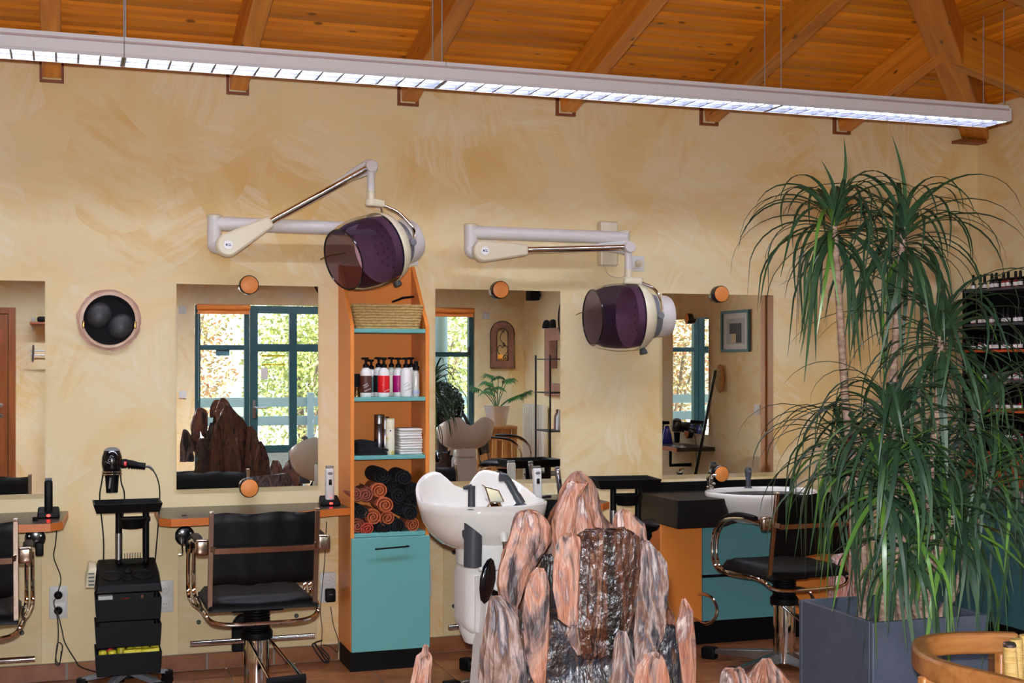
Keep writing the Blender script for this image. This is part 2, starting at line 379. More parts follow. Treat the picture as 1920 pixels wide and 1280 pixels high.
def bev(o, wd, seg=2):
    b = o.modifiers.new('soft_edge', 'BEVEL'); b.width = wd; b.segments = seg; b.limit_method = 'ANGLE'; b.angle_limit = rad(50); b.harden_normals = False
def link(name, me, parent=None, loc=(0, 0, 0), rot=(0, 0, 0)):
    o = bpy.data.objects.new(name, me); col.objects.link(o); o.parent = parent; o.location = loc; o.rotation_euler = rot
    return o
def tag(o, label=None, cat=None, group=None, kind=None):
    if label: o['label'] = label
    if cat: o['category'] = cat
    if group: o['group'] = group
    if kind: o['kind'] = kind
    return o
def thing(name, label, cat, loc=(0, 0, 0), rz=0, group=None):
    o = bpy.data.objects.new(name, None); o.empty_display_size = .1; col.objects.link(o); o.location = loc; o.rotation_euler = (0, 0, rz)
    return tag(o, label, cat, group)
def kids(o): return [c for c in bpy.data.objects if c.parent == o]
def dup(o, parent=None, label=None, loc=None, rz=None):
    c = o.copy(); col.objects.link(c); c.parent = parent
    if label: c['label'] = label
    if loc is not None: c.location = loc
    if rz is not None: c.rotation_euler = (0, 0, rz)
    for k in kids(o): dup(k, c)
    return c
def bez(pts, n=10):
    """smooth curve through points (Catmull-Rom)"""
    p = [Vector(q) for q in pts]; p = [p[0] * 2 - p[1]] + p + [p[-1] * 2 - p[-2]]; out = []
    for i in range(1, len(p) - 2):
        for k in range(n):
            t = k / n; a, b, c, d = p[i - 1:i + 3]
            out.append(.5 * ((2 * b) + (c - a) * t + (2 * a - 5 * b + 4 * c - d) * t * t + (-a + 3 * b - 3 * c + d) * t ** 3))
    out.append(p[-2]); return out
def text(name, body, size, m, parent, loc, rot, depth=.0006, align='CENTER', shear=0):
    cu = bpy.data.curves.new('lettering', 'FONT'); cu.body = body; cu.size = size; cu.extrude = depth; cu.align_x = align; cu.align_y = 'CENTER'; cu.shear = shear; cu.resolution_u = 2
    t = bpy.data.objects.new('lettering', cu); col.objects.link(t)
    dg = bpy.context.evaluated_depsgraph_get(); me = bpy.data.meshes.new_from_object(t.evaluated_get(dg)); bpy.data.objects.remove(t)
    me.materials.clear(); me.materials.append(MATS[m]); return link(name, me, parent, loc, rot)
UP = (rad(90), 0, 0)      # text facing -Y

# ------------------------------------------------------------------ the room
XL, XR, YB, YF, ZC, SL = -2.6, 5.2, 0.0, -8.27, 3.03, 0.26
TH = .16
def wall(name, mb, m='plaster', label=None):
    o = mb.build(name, m, smooth=False); o['kind'] = 'structure'
    if label: o['label'] = label
    return o
wall('wall_back', MB().span((XL - TH, YB, -.02), (XR + TH, YB + TH, ZC + .05)), label='long yellow glazed plaster wall behind the mirrors')
wall('wall_right', MB().span((XR, YF - TH, -.02), (XR + TH, YB, ZC + .05)), label='yellow glazed plaster wall right of the corner')
wall('wall_left', MB().span((XL - TH, YF - TH, -.02), (XL, YB, ZC + .05)), label='yellow glazed plaster wall left of the mirrors')
# wall opposite the mirrors, with the glazed openings
OPEN1 = (1.35, 3.36, 0.0, 2.17); OPEN2 = (3.82, 4.58, .70, 2.17)
mb = MB(); y0, y1 = YF - TH, YF
for a, b, c, d in ((XL, OPEN1[0], -.02, ZC + .05), (OPEN1[0], OPEN1[1], OPEN1[3], ZC + .05), (OPEN1[1], OPEN2[0], -.02, ZC + .05),
                   (OPEN2[0], OPEN2[1], -.02, OPEN2[2]), (OPEN2[0], OPEN2[1], OPEN2[3], ZC + .05), (OPEN2[1], XR, -.02, ZC + .05)):
    mb.span((a, y0, c), (b, y1, d))
wall('wall_front', mb, label='yellow plaster wall with teal windows seen in the mirrors')

# floor: tiles along the mirror wall are pieces, the rest is one joined part
fl_o = wall('floor', MB().span((XL - TH, YF - TH, -.08), (XR + TH, YB + TH, -.006)), 'grout', 'terracotta tiled floor with grey joints')
T = .335; G = .008
tm = MB().prism([(-T/2+G/2+.003, -T/2+G/2), (T/2-G/2-.003, -T/2+G/2), (T/2-G/2, -T/2+G/2+.003), (T/2-G/2, T/2-G/2-.003), (T/2-G/2-.003, T/2-G/2), (-T/2+G/2+.003, T/2-G/2), (-T/2+G/2, T/2-G/2-.003), (-T/2+G/2, -T/2+G/2+.003)], -.006, 0).mesh('floor_tile', 'terracotta', False)
rest = MB(); nx = int((XR - XL) / T) + 1; ny = int(-YF / T) + 1
for j in range(ny):
    for i in range(nx):
        cx, cy = XL + T * (i + .5), -T * (j + .5)
        if cx > XR or cy < YF: continue
        if j < 9 and i >= 3: link('floor_tile', tm, fl_o, (cx, cy, 0))
        else: rest.span((cx - T/2 + G/2, cy - T/2 + G/2, -.006), (cx + T/2 - G/2, cy + T/2 - G/2, 0))
tag(rest.build('floor_tiling', 'terracotta', fl_o, smooth=False), kind='stuff')
# skirting tiles
def skirting(name, x0, x1, label):
    b = wall(name, MB().span((x0, -.006, 0), (x1, 0, .082)), 'grout', label); n = round((x1 - x0) / T); s = (x1 - x0) / n
    me = MB().box((0, 0, 0), (s - .012, .012, .076)).mesh('skirting_tile', 'terracotta', False)
    for i in range(n): link('skirting_tile', me, b, (x0 + s * (i + .5), -.010, .042))
skirting('baseboard_left', XL, 1.31, 'terracotta skirting tiles under the left mirrors')
skirting('baseboard_back', 1.706, 2.95, 'terracotta skirting tiles between tower shelf and wash cabinet')
skirting('baseboard_right', 4.02, XR, 'terracotta skirting tiles right of the wash cabinet')

# ceiling: hipped, pine boards on rafters
ca, sa = math.cos(math.atan(SL)), math.sin(math.atan(SL))
def cz(X, Y): return ZC + SL * min(-Y, XR - X, X - XL, Y - YF)
RY = (YB + YF) / 2; hw = (XR - XL) / 2; RX = (XR + XL) / 2
mb = MB(); e = .055
hz = ZC + SL * hw + e
A = [(XL, YB, ZC + e), (XR, YB, ZC + e), (XR, YF, ZC + e), (XL, YF, ZC + e), (RX, YB - hw, hz), (RX, YF + hw, hz)]
Bv = [(x, y, z + .10) for x, y, z in A]
fs = [(0, 1, 4), (1, 2, 5, 4), (2, 3, 5), (3, 0, 4, 5)]
mb.add(A, fs); mb.add(Bv, [tuple(reversed(f)) for f in fs])
mb.span((XL - .5, YB + .001, ZC + .03), (XR + .5, YB + .5, ZC + .15)); mb.span((XL - .5, YF - .5, ZC + .03), (XR + .5, YF - .001, ZC + .15))
mb.span((XL - .5, YF - .5, ZC + .03), (XL - .001, YB + .5, ZC + .15)); mb.span((XR + .001, YF - .5, ZC + .03), (XR + .5, YB + .5, ZC + .15))
ceil = wall('ceiling', mb, 'board_backing', 'sloping orange pine board ceiling on exposed rafters')
BW = .076
def board(a, b, name='ceiling_board'):
    """one board between two points on the ceiling underside, local x along the board"""
    a, b = Vector(a), Vector(b); d = b - a; L = d.length
    return d, L
boards = {}
def board_mesh(L, w):
    k = (round(L, 2), w)
    if k not in boards:
        h = w / 2 - .0042; c = .013
        boards[k] = MB().add([(0, -h, .010), (0, h, .010), (0, h, .003), (0, h - c, -.008), (0, -h + c, -.008), (0, -h, .003),
                              (k[0], -h, .010), (k[0], h, .010), (k[0], h, .003), (k[0], h - c, -.008), (k[0], -h + c, -.008), (k[0], -h, .003)],
             [(0, 1, 2, 3, 4, 5), (11, 10, 9, 8, 7, 6), (0, 6, 7, 1), (1, 7, 8, 2), (2, 8, 9, 3), (3, 9, 10, 4), (4, 10, 11, 5), (5, 11, 6, 0)]).mesh('ceiling_board', 'pine_boards', False)
    return boards[k]
def put_board(x0, x1, s, side):
    # side 'back': boards run along X on the slope above the mirror wall; side 'right': along Y above the right wall
    yy = s * ca; z = ZC + s * sa
    if side == 'back': M = Matrix.Translation((x0, YB - yy, z)) @ Matrix.Rotation(-math.atan(SL), 4, 'X')
    else:
        M = Matrix.Translation((XR - yy, x0, z)) @ Matrix.Rotation(-PI / 2, 4, 'Z') @ Matrix.Rotation(-math.atan(SL), 4, 'X')
    o = link('ceiling_board', board_mesh(x1 - x0 if side == 'back' else x1 - x0, BW), ceil); o.matrix_local = M
RB = random.Random(3)
for i in range(27):
    s = BW * (i + .5); yy = s * ca; xa, xb = XL + yy, XR - yy
    cuts = [xa, -.06 + .866 * RB.choice((0, 1)), .806 + .866 * RB.choice((1, 2)), xb]
    for k in range(3): put_board(cuts[k], cuts[k + 1] - .002, s, 'back')
for i in range(20):
    s = BW * (i + .5); yy = s * ca; L = 3.4 - yy
    put_board(-yy, -yy + round(L, 2), s, 'right')
# rafters
def rafter(p0, p1, wd, dp, shoe_dir):
    p0, p1 = Vector(p0), Vector(p1); d = p1 - p0; L = d.length
    yaw = math.atan2(d.y, d.x); pit = math.asin(d.z / L)
    o = MB().box((L / 2, 0, -dp / 2), (L, wd, dp)).build('rafter', 'pine_beam', ceil, bevel=.006)
    o.location = p0; o.rotation_euler = (0, -pit, yaw)
    return o
raf_x = [-1.79, -.926, -.06, .806, 1.671, 2.54, 3.396, 4.25]
def shoe(x, z0, z1, wd, parent=ceil):
    mb = MB(); t = .012
    mb.span((x - wd/2 - t, -.022, z0 - t), (x + wd/2 + t, 0, z0)); mb.span((x - wd/2 - t, -.022, z0), (x - wd/2, 0, z1)); mb.span((x + wd/2, -.022, z0), (x + wd/2 + t, 0, z1))
    mb.build('rafter_shoe', 'shoe_brown', parent, smooth=False)
for x in raf_x:
    reach = min(XR - x, x - XL, hw)
    rafter((x, .0, ZC - .008), (x, -reach, ZC - .008 + SL * reach), .085, .19, 'y'); shoe(x, 2.838, 3.03, .085)
for y in (-.87, -1.736, -2.6, -3.47):
    reach = min(-y, hw)
    rafter((XR, y, ZC - .008), (XR - reach, y, ZC - .008 + SL * reach), .085, .19, 'x')
h = 3.88
rafter((XR - .0, 0, ZC - .004), (XR - h, -h, ZC - .004 + SL * h), .15, .2, 'xy')
MB().span((XR - .185, -.09, 2.814), (XR - .001, -.001, 2.83)).build('rafter_shoe', 'shoe_brown', ceil, smooth=False)
rafter((XL, 0, ZC - .004), (XL + h, -h, ZC - .004 + SL * h), .15, .2, 'xy')

# glazed front in the wall opposite the mirrors
def glazing(name, x0, x1, z0, z1, xs, zs, label, fw=.055, door=False, cols='teal_frame'):
    r = bpy.data.objects.new(name, None); col.objects.link(r); r.location = ((x0 + x1) / 2, YF - .06, z0); tag(r, label, None, None, 'structure')
    W, H = (x1 - x0) / 2, z1 - z0; o = -(x0 + x1) / 2
    bars = [(-W, 0, -W + fw, H), (W - fw, 0, W, H), (-W + fw, H - fw, W - fw, H), (-W + fw, 0, W - fw, fw if not door else .12)]
    bars += [(x + o - fw/2, fw, x + o + fw/2, H - fw) for x in xs]
    for a, b, c, d in bars: MB().span((a, -.04, b), (c, .04, d)).build('frame_bar', cols, r, bevel=.004)
    ex = [-W + fw] + [q for x in xs for q in (x + o - fw/2, x + o + fw/2)] + [W - fw]
    ez = [fw if not door else .12] + [q for z in zs for q in (z - z0 - fw/2, z - z0 + fw/2)] + [H - fw]
    for i in range(0, len(ex), 2):
        for z in zs: MB().span((ex[i], -.035, z - z0 - fw/2), (ex[i+1], .035, z - z0 + fw/2)).build('glazing_bar', cols, r, bevel=.004)
        for j in range(0, len(ez), 2):
            MB().span((ex[i] - .004, -.004, ez[j] - .004), (ex[i+1] + .004, .004, ez[j+1] + .004)).build('pane', 'window_glass', r, smooth=False)
    return r
glazing('window_1', 1.36, 1.95, 0, 2.16, [], [1.69], 'teal framed window beside the glazed door')
d1 = glazing('door_1', 1.96, 2.84, 0, 2.16, [2.44], [.55, 1.69], 'teal framed glazed entrance door', fw=.085, door=True)
MB().tube(bez([(-.40, .05, 1.02), (-.40, .10, 1.02), (-.37, .11, 1.02), (-.27, .11, 1.02)]), .011).build('door_handle', 'steel', d1)
MB().rbox((-.40, .047, 1.0), (.035, .012, .2), .005).build('handle_plate', 'steel', d1)
glazing('window_2', 2.85, 3.35, 0, 2.16, [], [1.69], 'teal framed window right of the glazed door')
w3 = glazing('window_3', 3.83, 4.57, .71, 2.16, [], [1.62], 'teal framed window by the corner with palm')
MB().span((-.37, .03, .89), (-.30, .06, .93)).build('window_catch', 'iron', w3); MB().span((.30, .03, .9), (.33, .065, 1.0)).build('window_catch', 'iron', w3)
MB().span((-.41, .045, -.03), (.41, .16, 0)).build('window_sill', 'arm_white', w3, bevel=.004)
# ------------------------------------------------------------------ pendant luminaire
def luminaire(label, x0, x1, yf, yb, z0, z1, joints, hang, group=None, tube='tube'):
    r = thing('pendant_lamp', label, 'lamp', ((x0 + x1) / 2, (yf + yb) / 2, z0), group=group); ox = (x0 + x1) / 2; hy = (yb - yf) / 2; H = z1 - z0
    edges = [x0] + joints + [x1]
    for a, b in zip(edges[:-1], edges[1:]):
        a, b = a - ox + .0015, b - ox - .0015; mb = MB()
        # side skirts and top as one extruded channel section (open below)
        sec = [(-hy + .012, 0), (-hy, .012), (-hy, .052), (-hy + .006, .056), (-hy + .006, .062), (-hy + .012, .064), (-hy + .012, H), (hy - .012, H), (hy - .012, .064), (hy - .006, .062), (hy - .006, .056), (hy, .052), (hy, .012), (hy - .012, 0), (hy - .016, .004), (hy - .016, H - .01), (-hy + .016, H - .01), (-hy + .016, .004)]
        n = len(sec); vs = [(a, y, z) for y, z in sec] + [(b, y, z) for y, z in sec]
        fs = [(i, (i + 1) % n, n + (i + 1) % n, n + i) for i in range(n)]
        mb.add(vs, fs)
        for xx in (a, b - .004): mb.span((xx, -hy + .014, .002), (xx + .004, hy - .014, H - .002))
        mb.build('housing', 'lamp_white', r, smooth=False)
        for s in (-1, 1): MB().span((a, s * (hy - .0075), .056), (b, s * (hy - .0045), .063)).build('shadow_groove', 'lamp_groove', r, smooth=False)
        nb = max(2, round((b - a) / .084)); st = (b - a) / nb
        for s in (-.035, .035): MB().cyl((a + .02, s, .045), (b - .02, s, .045), .013, 10).build('fluorescent_tube', tube, r)
        for sd_ in (-1, 1): MB().add([(a + .003, sd_ * (hy - .0165), .003), (b - .003, sd_ * (hy - .0165), .003), (b - .003, sd_ * (hy - .03), .066), (a + .003, sd_ * (hy - .03), .066)], [(0, 1, 2, 3)]).build('reflector', 'louver_metal', r, smooth=False)
        me = LOUVER
        for k in range(nb + 1): link('louver_blade', me, r, (a + .004 + (b - a - .008) * k / nb, 0, .012))
        MB().span((a, -.003, .002), (b, .003, .022)).build('louver_spine', 'louver_metal', r, smooth=False)
    for xc in hang:
        for s in (-1, 1):
            zt = cz(xc, (yf + yb) / 2 + s * hy) - z0
            MB().tube([(xc - ox, s * (hy - .02), H - .004), (xc - ox, s * (hy - .02), zt)], .003, 6).build('hanging_wire', 'wire', r)
    for s in (-1,):
        MB().rbox((x1 - ox + .004, 0, .036), (.016, 2 * hy - .004, .066), .006).build('end_cap', 'lamp_white', r)
    return r
hyy = .095
LOUVER = MB().add([(-.0006, -hyy + .017, .018), (.0006, -hyy + .017, .018), (.0006, hyy - .017, .018), (-.0006, hyy - .017, .018), (-.004, -hyy + .017, -.011), (.004, -hyy + .017, -.011), (.004, hyy - .017, -.011), (-.004, hyy - .017, -.011)],
    [(0, 1, 2, 3), (7, 6, 5, 4), (0, 4, 5, 1), (1, 5, 6, 2), (2, 6, 7, 3), (3, 7, 4, 0)]).mesh('louver_blade', 'louver_metal', False)
luminaire('long white louvred fluorescent lamp hanging above the mirrors', -1.1, 4.385, -1.28, -1.09, 2.685, 2.765, [.217, 1.516, 3.123], [.222, 1.50, 3.12, 4.36])
luminaire('added louvred lamp behind the camera, brightens the far side', -1.1, 4.385, -7.1, -6.91, 2.685, 2.765, [.217, 1.516, 3.123], [.222, 1.50, 3.12, 4.36], tube='tube_fill')  # added copy of the front lamp, brightens the far half of the room

# ------------------------------------------------------------------ mirrors with orange disc clips
MW, MH, MZ = .692, 1.0, .887
glass_me = MB().box((0, 0, MH / 2), (MW, .006, MH)).mesh('mirror_glass', 'mirror_glass', False)
clip_me = MB().lathe([(.02, 0), (.044, 0), (.047, .003), (.047, .045), (.045, .048), (.041, .048)], 32, Matrix.Rotation(PI / 2, 4, 'X'), close=True).mesh('clip', 'black_gloss')
face_me = MB().lathe([(.0425, .0), (.0425, .003), (.041, .004)], 32, Matrix.Rotation(PI / 2, 4, 'X')).mesh('clip_face', 'orange_disc')
def mirror(label, x, y, rz=0, z=MZ):
    r = thing('wall_mirror', label, 'mirror', (x, y, z), rz, 'frameless wall mirrors with orange disc clips')
    link('mirror_glass', glass_me, r, (0, -.013, 0))
    MB().box((0, -.005, MH / 2), (MW - .1, .01, MH - .1)).build('backing', 'grey_dark', r, smooth=False)
    for zz in (0.0, MH):
        c = link('clip', clip_me, r, (0, -.004, zz)); link('clip_face', face_me, c, (0, -.047, 0))
    return r
mirror('frameless mirror at the left edge above the red-lit clipper', -.436, 0)
mirror('frameless mirror between the round wooden ornament and orange tower', .858, 0)
mirror('frameless mirror reflecting the palm, right of the orange tower', 2.161, 0)
mirror('frameless mirror behind the white counter basin and dracaena', 3.453, 0)
mirror('frameless mirror reflected inside the mirror above the counter basin', XR, -3.835, -PI / 2, .9)

# ------------------------------------------------------------------ round ornament: slice of trunk with black bowl
r = thing('wall_ornament', 'round bark-edged wood slice holding a black double-domed dish', 'ornament', (.2, 0, 1.707)); RX90 = Matrix.Rotation(PI / 2, 4, 'X')
n = 64; RO = random.Random(5); prof = []
for j in range(n):
    a = 2 * PI * j / n; rr = .147 + .006 * noise.noise((math.cos(a) * 3, math.sin(a) * 3, 1)) + RO.uniform(-.0015, .0015); prof.append((rr * math.cos(a), rr * math.sin(a)))
MB().prism(prof, .004, .022, RX90).build('bark_slice', 'bark', r)
MB().lathe([(.10, .02), (.134, .021), (.136, .026), (.13, .031), (.118, .03), (.1, .026)], 48, RX90, close=False).build('wood_ring', 'wood_ring', r)
MB().lathe([(.119, .028), (.119, .036), (.116, .038), (.10, .028), (.06, .022), (.001, .02)], 40, RX90).build('dish', 'black_soft', r)
for px, pz, an in ((-.047, .022, .5), (.052, -.03, .5)):
    MB().ball((0, 0, 0), (.058, .03, .066), 20, 12).build('dome', 'dome_black', r, (px, -.026, pz), (0, an, 0))
for s in (-1, 1): MB().rbox((s * .118, -.036, -.022), (.012, .012, .035), .003).build('brass_clip', 'brass', r, (0, 0, 0), (0, 0, 0))

# ------------------------------------------------------------------ wall sockets
def socket(label, x, z, n=2, y=0, rz=0, plugs=()):
    r = thing('wall_socket', label, 'socket', (x, y, z), rz, 'white wall sockets')
    hh = .077 if n == 2 else .041
    MB().rbox((0, -.005, 0), (.082, .010, hh * 2), .004).build('socket_plate', 'socket', r)
    for k in range(n):
        cz_ = (.0365 if k == 0 else -.0365) if n == 2 else 0
        MB().rbox((0, -.0105, cz_), (.064, .003, .064), .0014).build('socket_insert', 'socket', r)
        p = MB().lathe([(.001, -.001), (.018, 0), (.0205, .0015), (.021, .003)], 20, RX90, close=False).build('socket_well', 'grey', r, (0, -.0105, cz_))
        for s in (-1, 1): MB().cyl((s * .0065, 0, 0), (s * .0065, -.0025, 0), .0022, 8).build('socket_hole', 'socket_dark', p)
    return r
socket('white double socket with two black plugs below the left clipper', -.031, .369)
socket('empty white double socket between trolley and styling chair', .459, .370)
socket('white double socket holding the black charger by the tower', 1.256, .370)
socket('white double socket half hidden right of the orange tower', 1.757, .375)
socket('white single socket beside the right hood dryer bracket', 2.962, 2.047, 1)
socket('white single socket behind the left hood dryer motor', PX(769, 0), PZ(769, 483, 0), 1)
# plugs and cords
def plug(label, x, y, z, m='black'):
    MBp = MB().lathe([(.018, .0), (.0195, .006), (.018, .022), (.009, .028), (.006, .036), (.001, .037)], 16, RX90)
    return tag(MBp.build('power_plug', m, None, (x, y, z)), label, 'plug', 'power plugs')
plug('black round plug in the upper left socket', -.031, -.013, .406); plug('black round plug in the lower left socket', -.031, -.013, .333)
plug('cream round plug in the socket by the right dryer', 2.962, -.013, 2.047, 'cream')
ch = thing('charger', 'black box charger plugged into the socket beside the tower', 'charger', (1.262, -.012, .335)); MB().rbox((0, -.022, 0), (.05, .042, .066), .008).build('charger_body', 'black', ch)
MB().span((-.008, -.0436, .004), (.01, -.043, .008)).build('charger_mark', 'print_grey', ch, smooth=False)
# birch access panels on the wall with bolts
def panel(label, x0, x1, z0, z1, bolts):
    r = thing('wall_panel', label, 'panel', ((x0 + x1) / 2, 0, z0)); o = (x0 + x1) / 2
    MB().span((x0 - o, -.009, 0), (x1 - o, 0, z1 - z0)).build('board', 'birch', r, bevel=.002)
    for x, z in bolts: MB().lathe([(.011, 0), (.0115, .006), (.008, .012), (.001, .013)], 14, RX90).build('bolt', 'grey_dark', r, (x - o, -.009, z - z0))
panel('pale birch wall panel under the left counter', -1.0, -.105, .085, .66, [(PX(41, 0), PZ(41, 1185, 0))])
panel('pale birch wall panel behind the styling chair', .52, 1.2, .085, .60, [(.618, .236), (1.096, .238)])
panel('pale birch wall panel behind the pedestal basin', 1.86, 2.7, .085, .66, [(PX(850, 0), PZ(850, 1035, 0)), (PX(850, 0), PZ(850, 1135, 0)), (2.5, .3)])
panel('white painted wall panel behind the dracaena trunks', 4.06, 4.5, .72, 1.07, [(4.1, 1.03), (4.46, 1.03)])

# ------------------------------------------------------------------ hood dryers on wall arms
def dryer(label, bx, bz, elbow, pivot, knuckle, hood, nrm, roll_up):
    r = thing('hood_dryer', label, 'hood dryer', (bx, 0, bz), group='wall mounted hood dryers'); O = Vector((bx, 0, bz))
    L = lambda v: Vector(v) - O
    MB().rbox((0, -.03, 0), (.105, .06, .24), .012).build('wall_bracket', 'cream', r)
    e = L(elbow); s0 = Vector((.03, -.19, e.z))
    MB().rbox((.03, -.11, e.z), (.05, .12, .06), .01).build('bracket_arm', 'arm_white', r)
    a = MB(); a.tube([s0 + Vector((0, 0, -.07)), s0 + Vector((0, 0, .028))], .028, 16); a.tube([s0, e], .034, 18); a.build('upper_arm', 'arm_white', r)
    MB().lathe([(.031, 0), (.033, .006), (.026, .012), (.001, .013)], 16).build('arm_cap', 'cream', r, s0 + Vector((0, 0, .028)))
    p = L(pivot); k = L(knuckle)
    m = MB(); m.tube([e + Vector((0, 0, .034)), e + Vector((0, 0, -.09))], .034, 18); m.tube(bez([e + Vector((0, 0, -.085)), e + Vector((.006, -.01, e.z * 0 + p.z - e.z + .0)), p + Vector((.005, .03, -.008)), p + Vector((.012, .03, 0))], 6), [.034] * 18 + [.03], 16); m.build('elbow', 'arm_white', r)
    MB().lathe([(.036, 0), (.037, .008), (.03, .013), (.001, .014)], 18).build('arm_cap', 'cream', r, e + Vector((0, 0, .030)))
    d = (k - p); Ld = d.length; u = d.normalized(); up = Vector((0, -1, 0)); v = u.cross(up).normalized()
    F = Matrix.Translation(p) @ Matrix((u, v, up)).transposed().to_4x4()      # local x along the arm, z towards the room
    # tapered cover: round pivot end running down to the rod
    out = [(.056 * math.cos(t), .056 * math.sin(t)) for t in [PI / 2 + PI * i / 14 for i in range(15)]]
    out += [(.02, -.054), (.235, -.028), (.235, .028), (.02, .054)]
    c = MB().prism(out, -.03, .03, F).build('arm_cover', 'cream', r, bevel=.012)
    MB().lathe([(.001, .033), (.0215, .033), (.0225, .031), (.0225, .028)], 24, F).build('maker_badge', 'print_white', c)
    bm_ = MB(); bm_.span((-.012, -.006, .0331), (-.003, .004, .0336)); bm_.span((0, .000, .0331), (.013, .004, .0336)); bm_.span((0, -.006, .0331), (.011, -.003, .0336))
    bb = bm_.build('badge_print', 'print_blue', c, smooth=False); bb.matrix_local = F @ Matrix.Rotation(-math.atan2(u.z, u.x) * (1 if v.z > 0 else -1), 4, 'Z')
    MB().tube([p + u * .22, p + u * (Ld - .02)], .0165, 16).build('chrome_rod', 'chrome', r)
    # shell behind the knuckle
    out = [(Ld + .04 * math.cos(t), .04 * math.sin(t)) for t in [-PI / 2 + PI * i / 12 for i in range(13)]] + [(Ld - .02, .03), (Ld - .24, -.008), (Ld - .24, -.016), (Ld - .06, -.036)]
    MB().prism(out, -.052, -.02, F).build('knuckle_shell', 'arm_white', r, bevel=.008)
    MB().tube([k + Vector((0, .03, 0)), k + Vector((0, -.035, 0))], .029, 20).build('knuckle', 'arm_white', r, bevel=.004)
    MB().tube([k, k + Vector((0, 0, -.14))], .019, 16).build('drop_tube', 'arm_white', r)
    MB().lathe([(.021, 0), (.021, .04), (.019, .042)], 18).build('collar', 'cream', r, k + Vector((0, 0, -.16)))
    N = Vector(nrm).normalized(); H = L(hood); side = N.cross(Vector((0, 0, 1))).normalized()
    if side.y > 0: side = -side
    upv = N.cross(side).normalized()
    if upv.z < 0: upv = -upv
    hb = -N; hb.z = 0; hb.normalize()
    ft = k + Vector((0, 0, -.175))
    foot = MB().prism([(.028 * math.cos(t), .028 * math.sin(t)) for t in [PI / 2 + PI * i / 10 for i in range(11)]] + [(.07, -.022), (.085, 0), (.07, .022)], -.018, .018, Matrix.Translation(ft) @ Matrix.Rotation(math.atan2(hb.y, hb.x), 4, 'Z'))
    foot.build('fork_mount', 'nozzle_cream', r, bevel=.007)
    M = Matrix((side, upv if side.cross(upv).dot(N) > 0 else -upv, N)).transposed().to_4x4(); M.translation = H
    def part(name, mb, m, parent=r): return mb.build(name, m, parent)
    part('visor', MB().lathe([(.146, .165), (.164, .125), (.175, .07), (.181, .01), (.179, -.04), (.175, -.075)], 48, M, close=False), 'visor')
    part('visor_rim', MB().tube([M @ Vector((.146 * math.cos(2 * PI * j / 40), .146 * math.sin(2 * PI * j / 40), .165)) for j in range(40)], .004, 6, closed=True), 'black_gloss')
    part('hood_shell', MB().lathe([(.177, -.068), (.178, -.082), (.166, -.115), (.14, -.142), (.112, -.152)], 48, M, close=False), 'nozzle_cream')
    inner = part('inner_shell', MB().lathe([(.172, -.06), (.160, -.03), (.150, -.05), (.138, -.085), (.11, -.12), (.06, -.137), (.001, -.14)], 40, M, close=False), 'hood_inner')
    hole = MB()
    for rr, q in ((.035, 6), (.07, 11), (.105, 15)):
        zz = {.035: -.1375, .07: -.132, .105: -.1195}[rr]
        for j in range(q):
            a = 2 * PI * j / q + rr * 9; Tm = M @ Matrix.Translation((rr * math.cos(a), rr * math.sin(a), zz + .0015)); hole.lathe([(.0035, 0), (.0055, .002), (.006, 0)], 10, Tm, close=False)
    part('air_hole_rings', hole, 'grey_dark', inner)['kind'] = 'stuff'
    part('motor_collar', MB().lathe([(.116, -.148), (.12, -.165), (.112, -.188), (.104, -.192)], 36, M, close=False), 'grey')
    part('motor_housing', MB().lathe([(.108, -.185), (.112, -.2), (.110, -.25), (.10, -.268), (.07, -.274), (.001, -.275)], 36, M, close=False), 'arm_white')
    for s in (1, -1):
        kn = H - N * .165 + side * (.125 * s)
        fk = MB().tube(bez([ft + hb * .06 + Vector((0, 0, -.005)), ft + hb * .12 + Vector((0, 0, -.05)) + side * (.07 * s), kn + Vector((0, 0, .06)) + side * (.012 * s) + hb * .0, kn + side * (.008 * s)], 8), .0075, 8, flat=(1.2, .8)).build('fork', 'chrome', r)
        MB().tube([kn - side * (.015 * s), kn + side * (.018 * s)], [.016, .018], 16).build('fork_knob', 'grey', r, bevel=.003)
    q = H - N * .11 - upv * .165; MB().tube([q, q - upv * .02 - N * .006, q - upv * .034 - N * .01], [.012, .021, .022], 16).build('tilt_knob', 'grey_dark', r, bevel=.004)
    wv = H + N * .165; up2 = Vector((0, 0, 1))
    MB().tube([wv + side * .02 + up2 * .035, wv - side * .1 + up2 * .03 + N * .03, wv + N * .045 - side * .13 + up2 * .02], .0022, 6).build('visor_lever', 'brass', r)
    return r
# left: arm raised; right: arm level
dryer('hood dryer on raised arm, hood hanging over the orange tower', 1.53, 2.1, (.672, -.21, 2.165), (.724, -.30, 2.055), (1.404, -.33, 2.455), tuple(P(694, 472, -.33)), (-.86, -.38, -.28), 0)
dryer('hood dryer on level arm between the middle and right mirrors', 2.775, 2.147, (1.947, -.21, 2.165), (1.995, -.27, 2.065), (2.80, -.25, 2.11), tuple(P(1166, 594, -.195)), (-1, .02, -.03), 0)
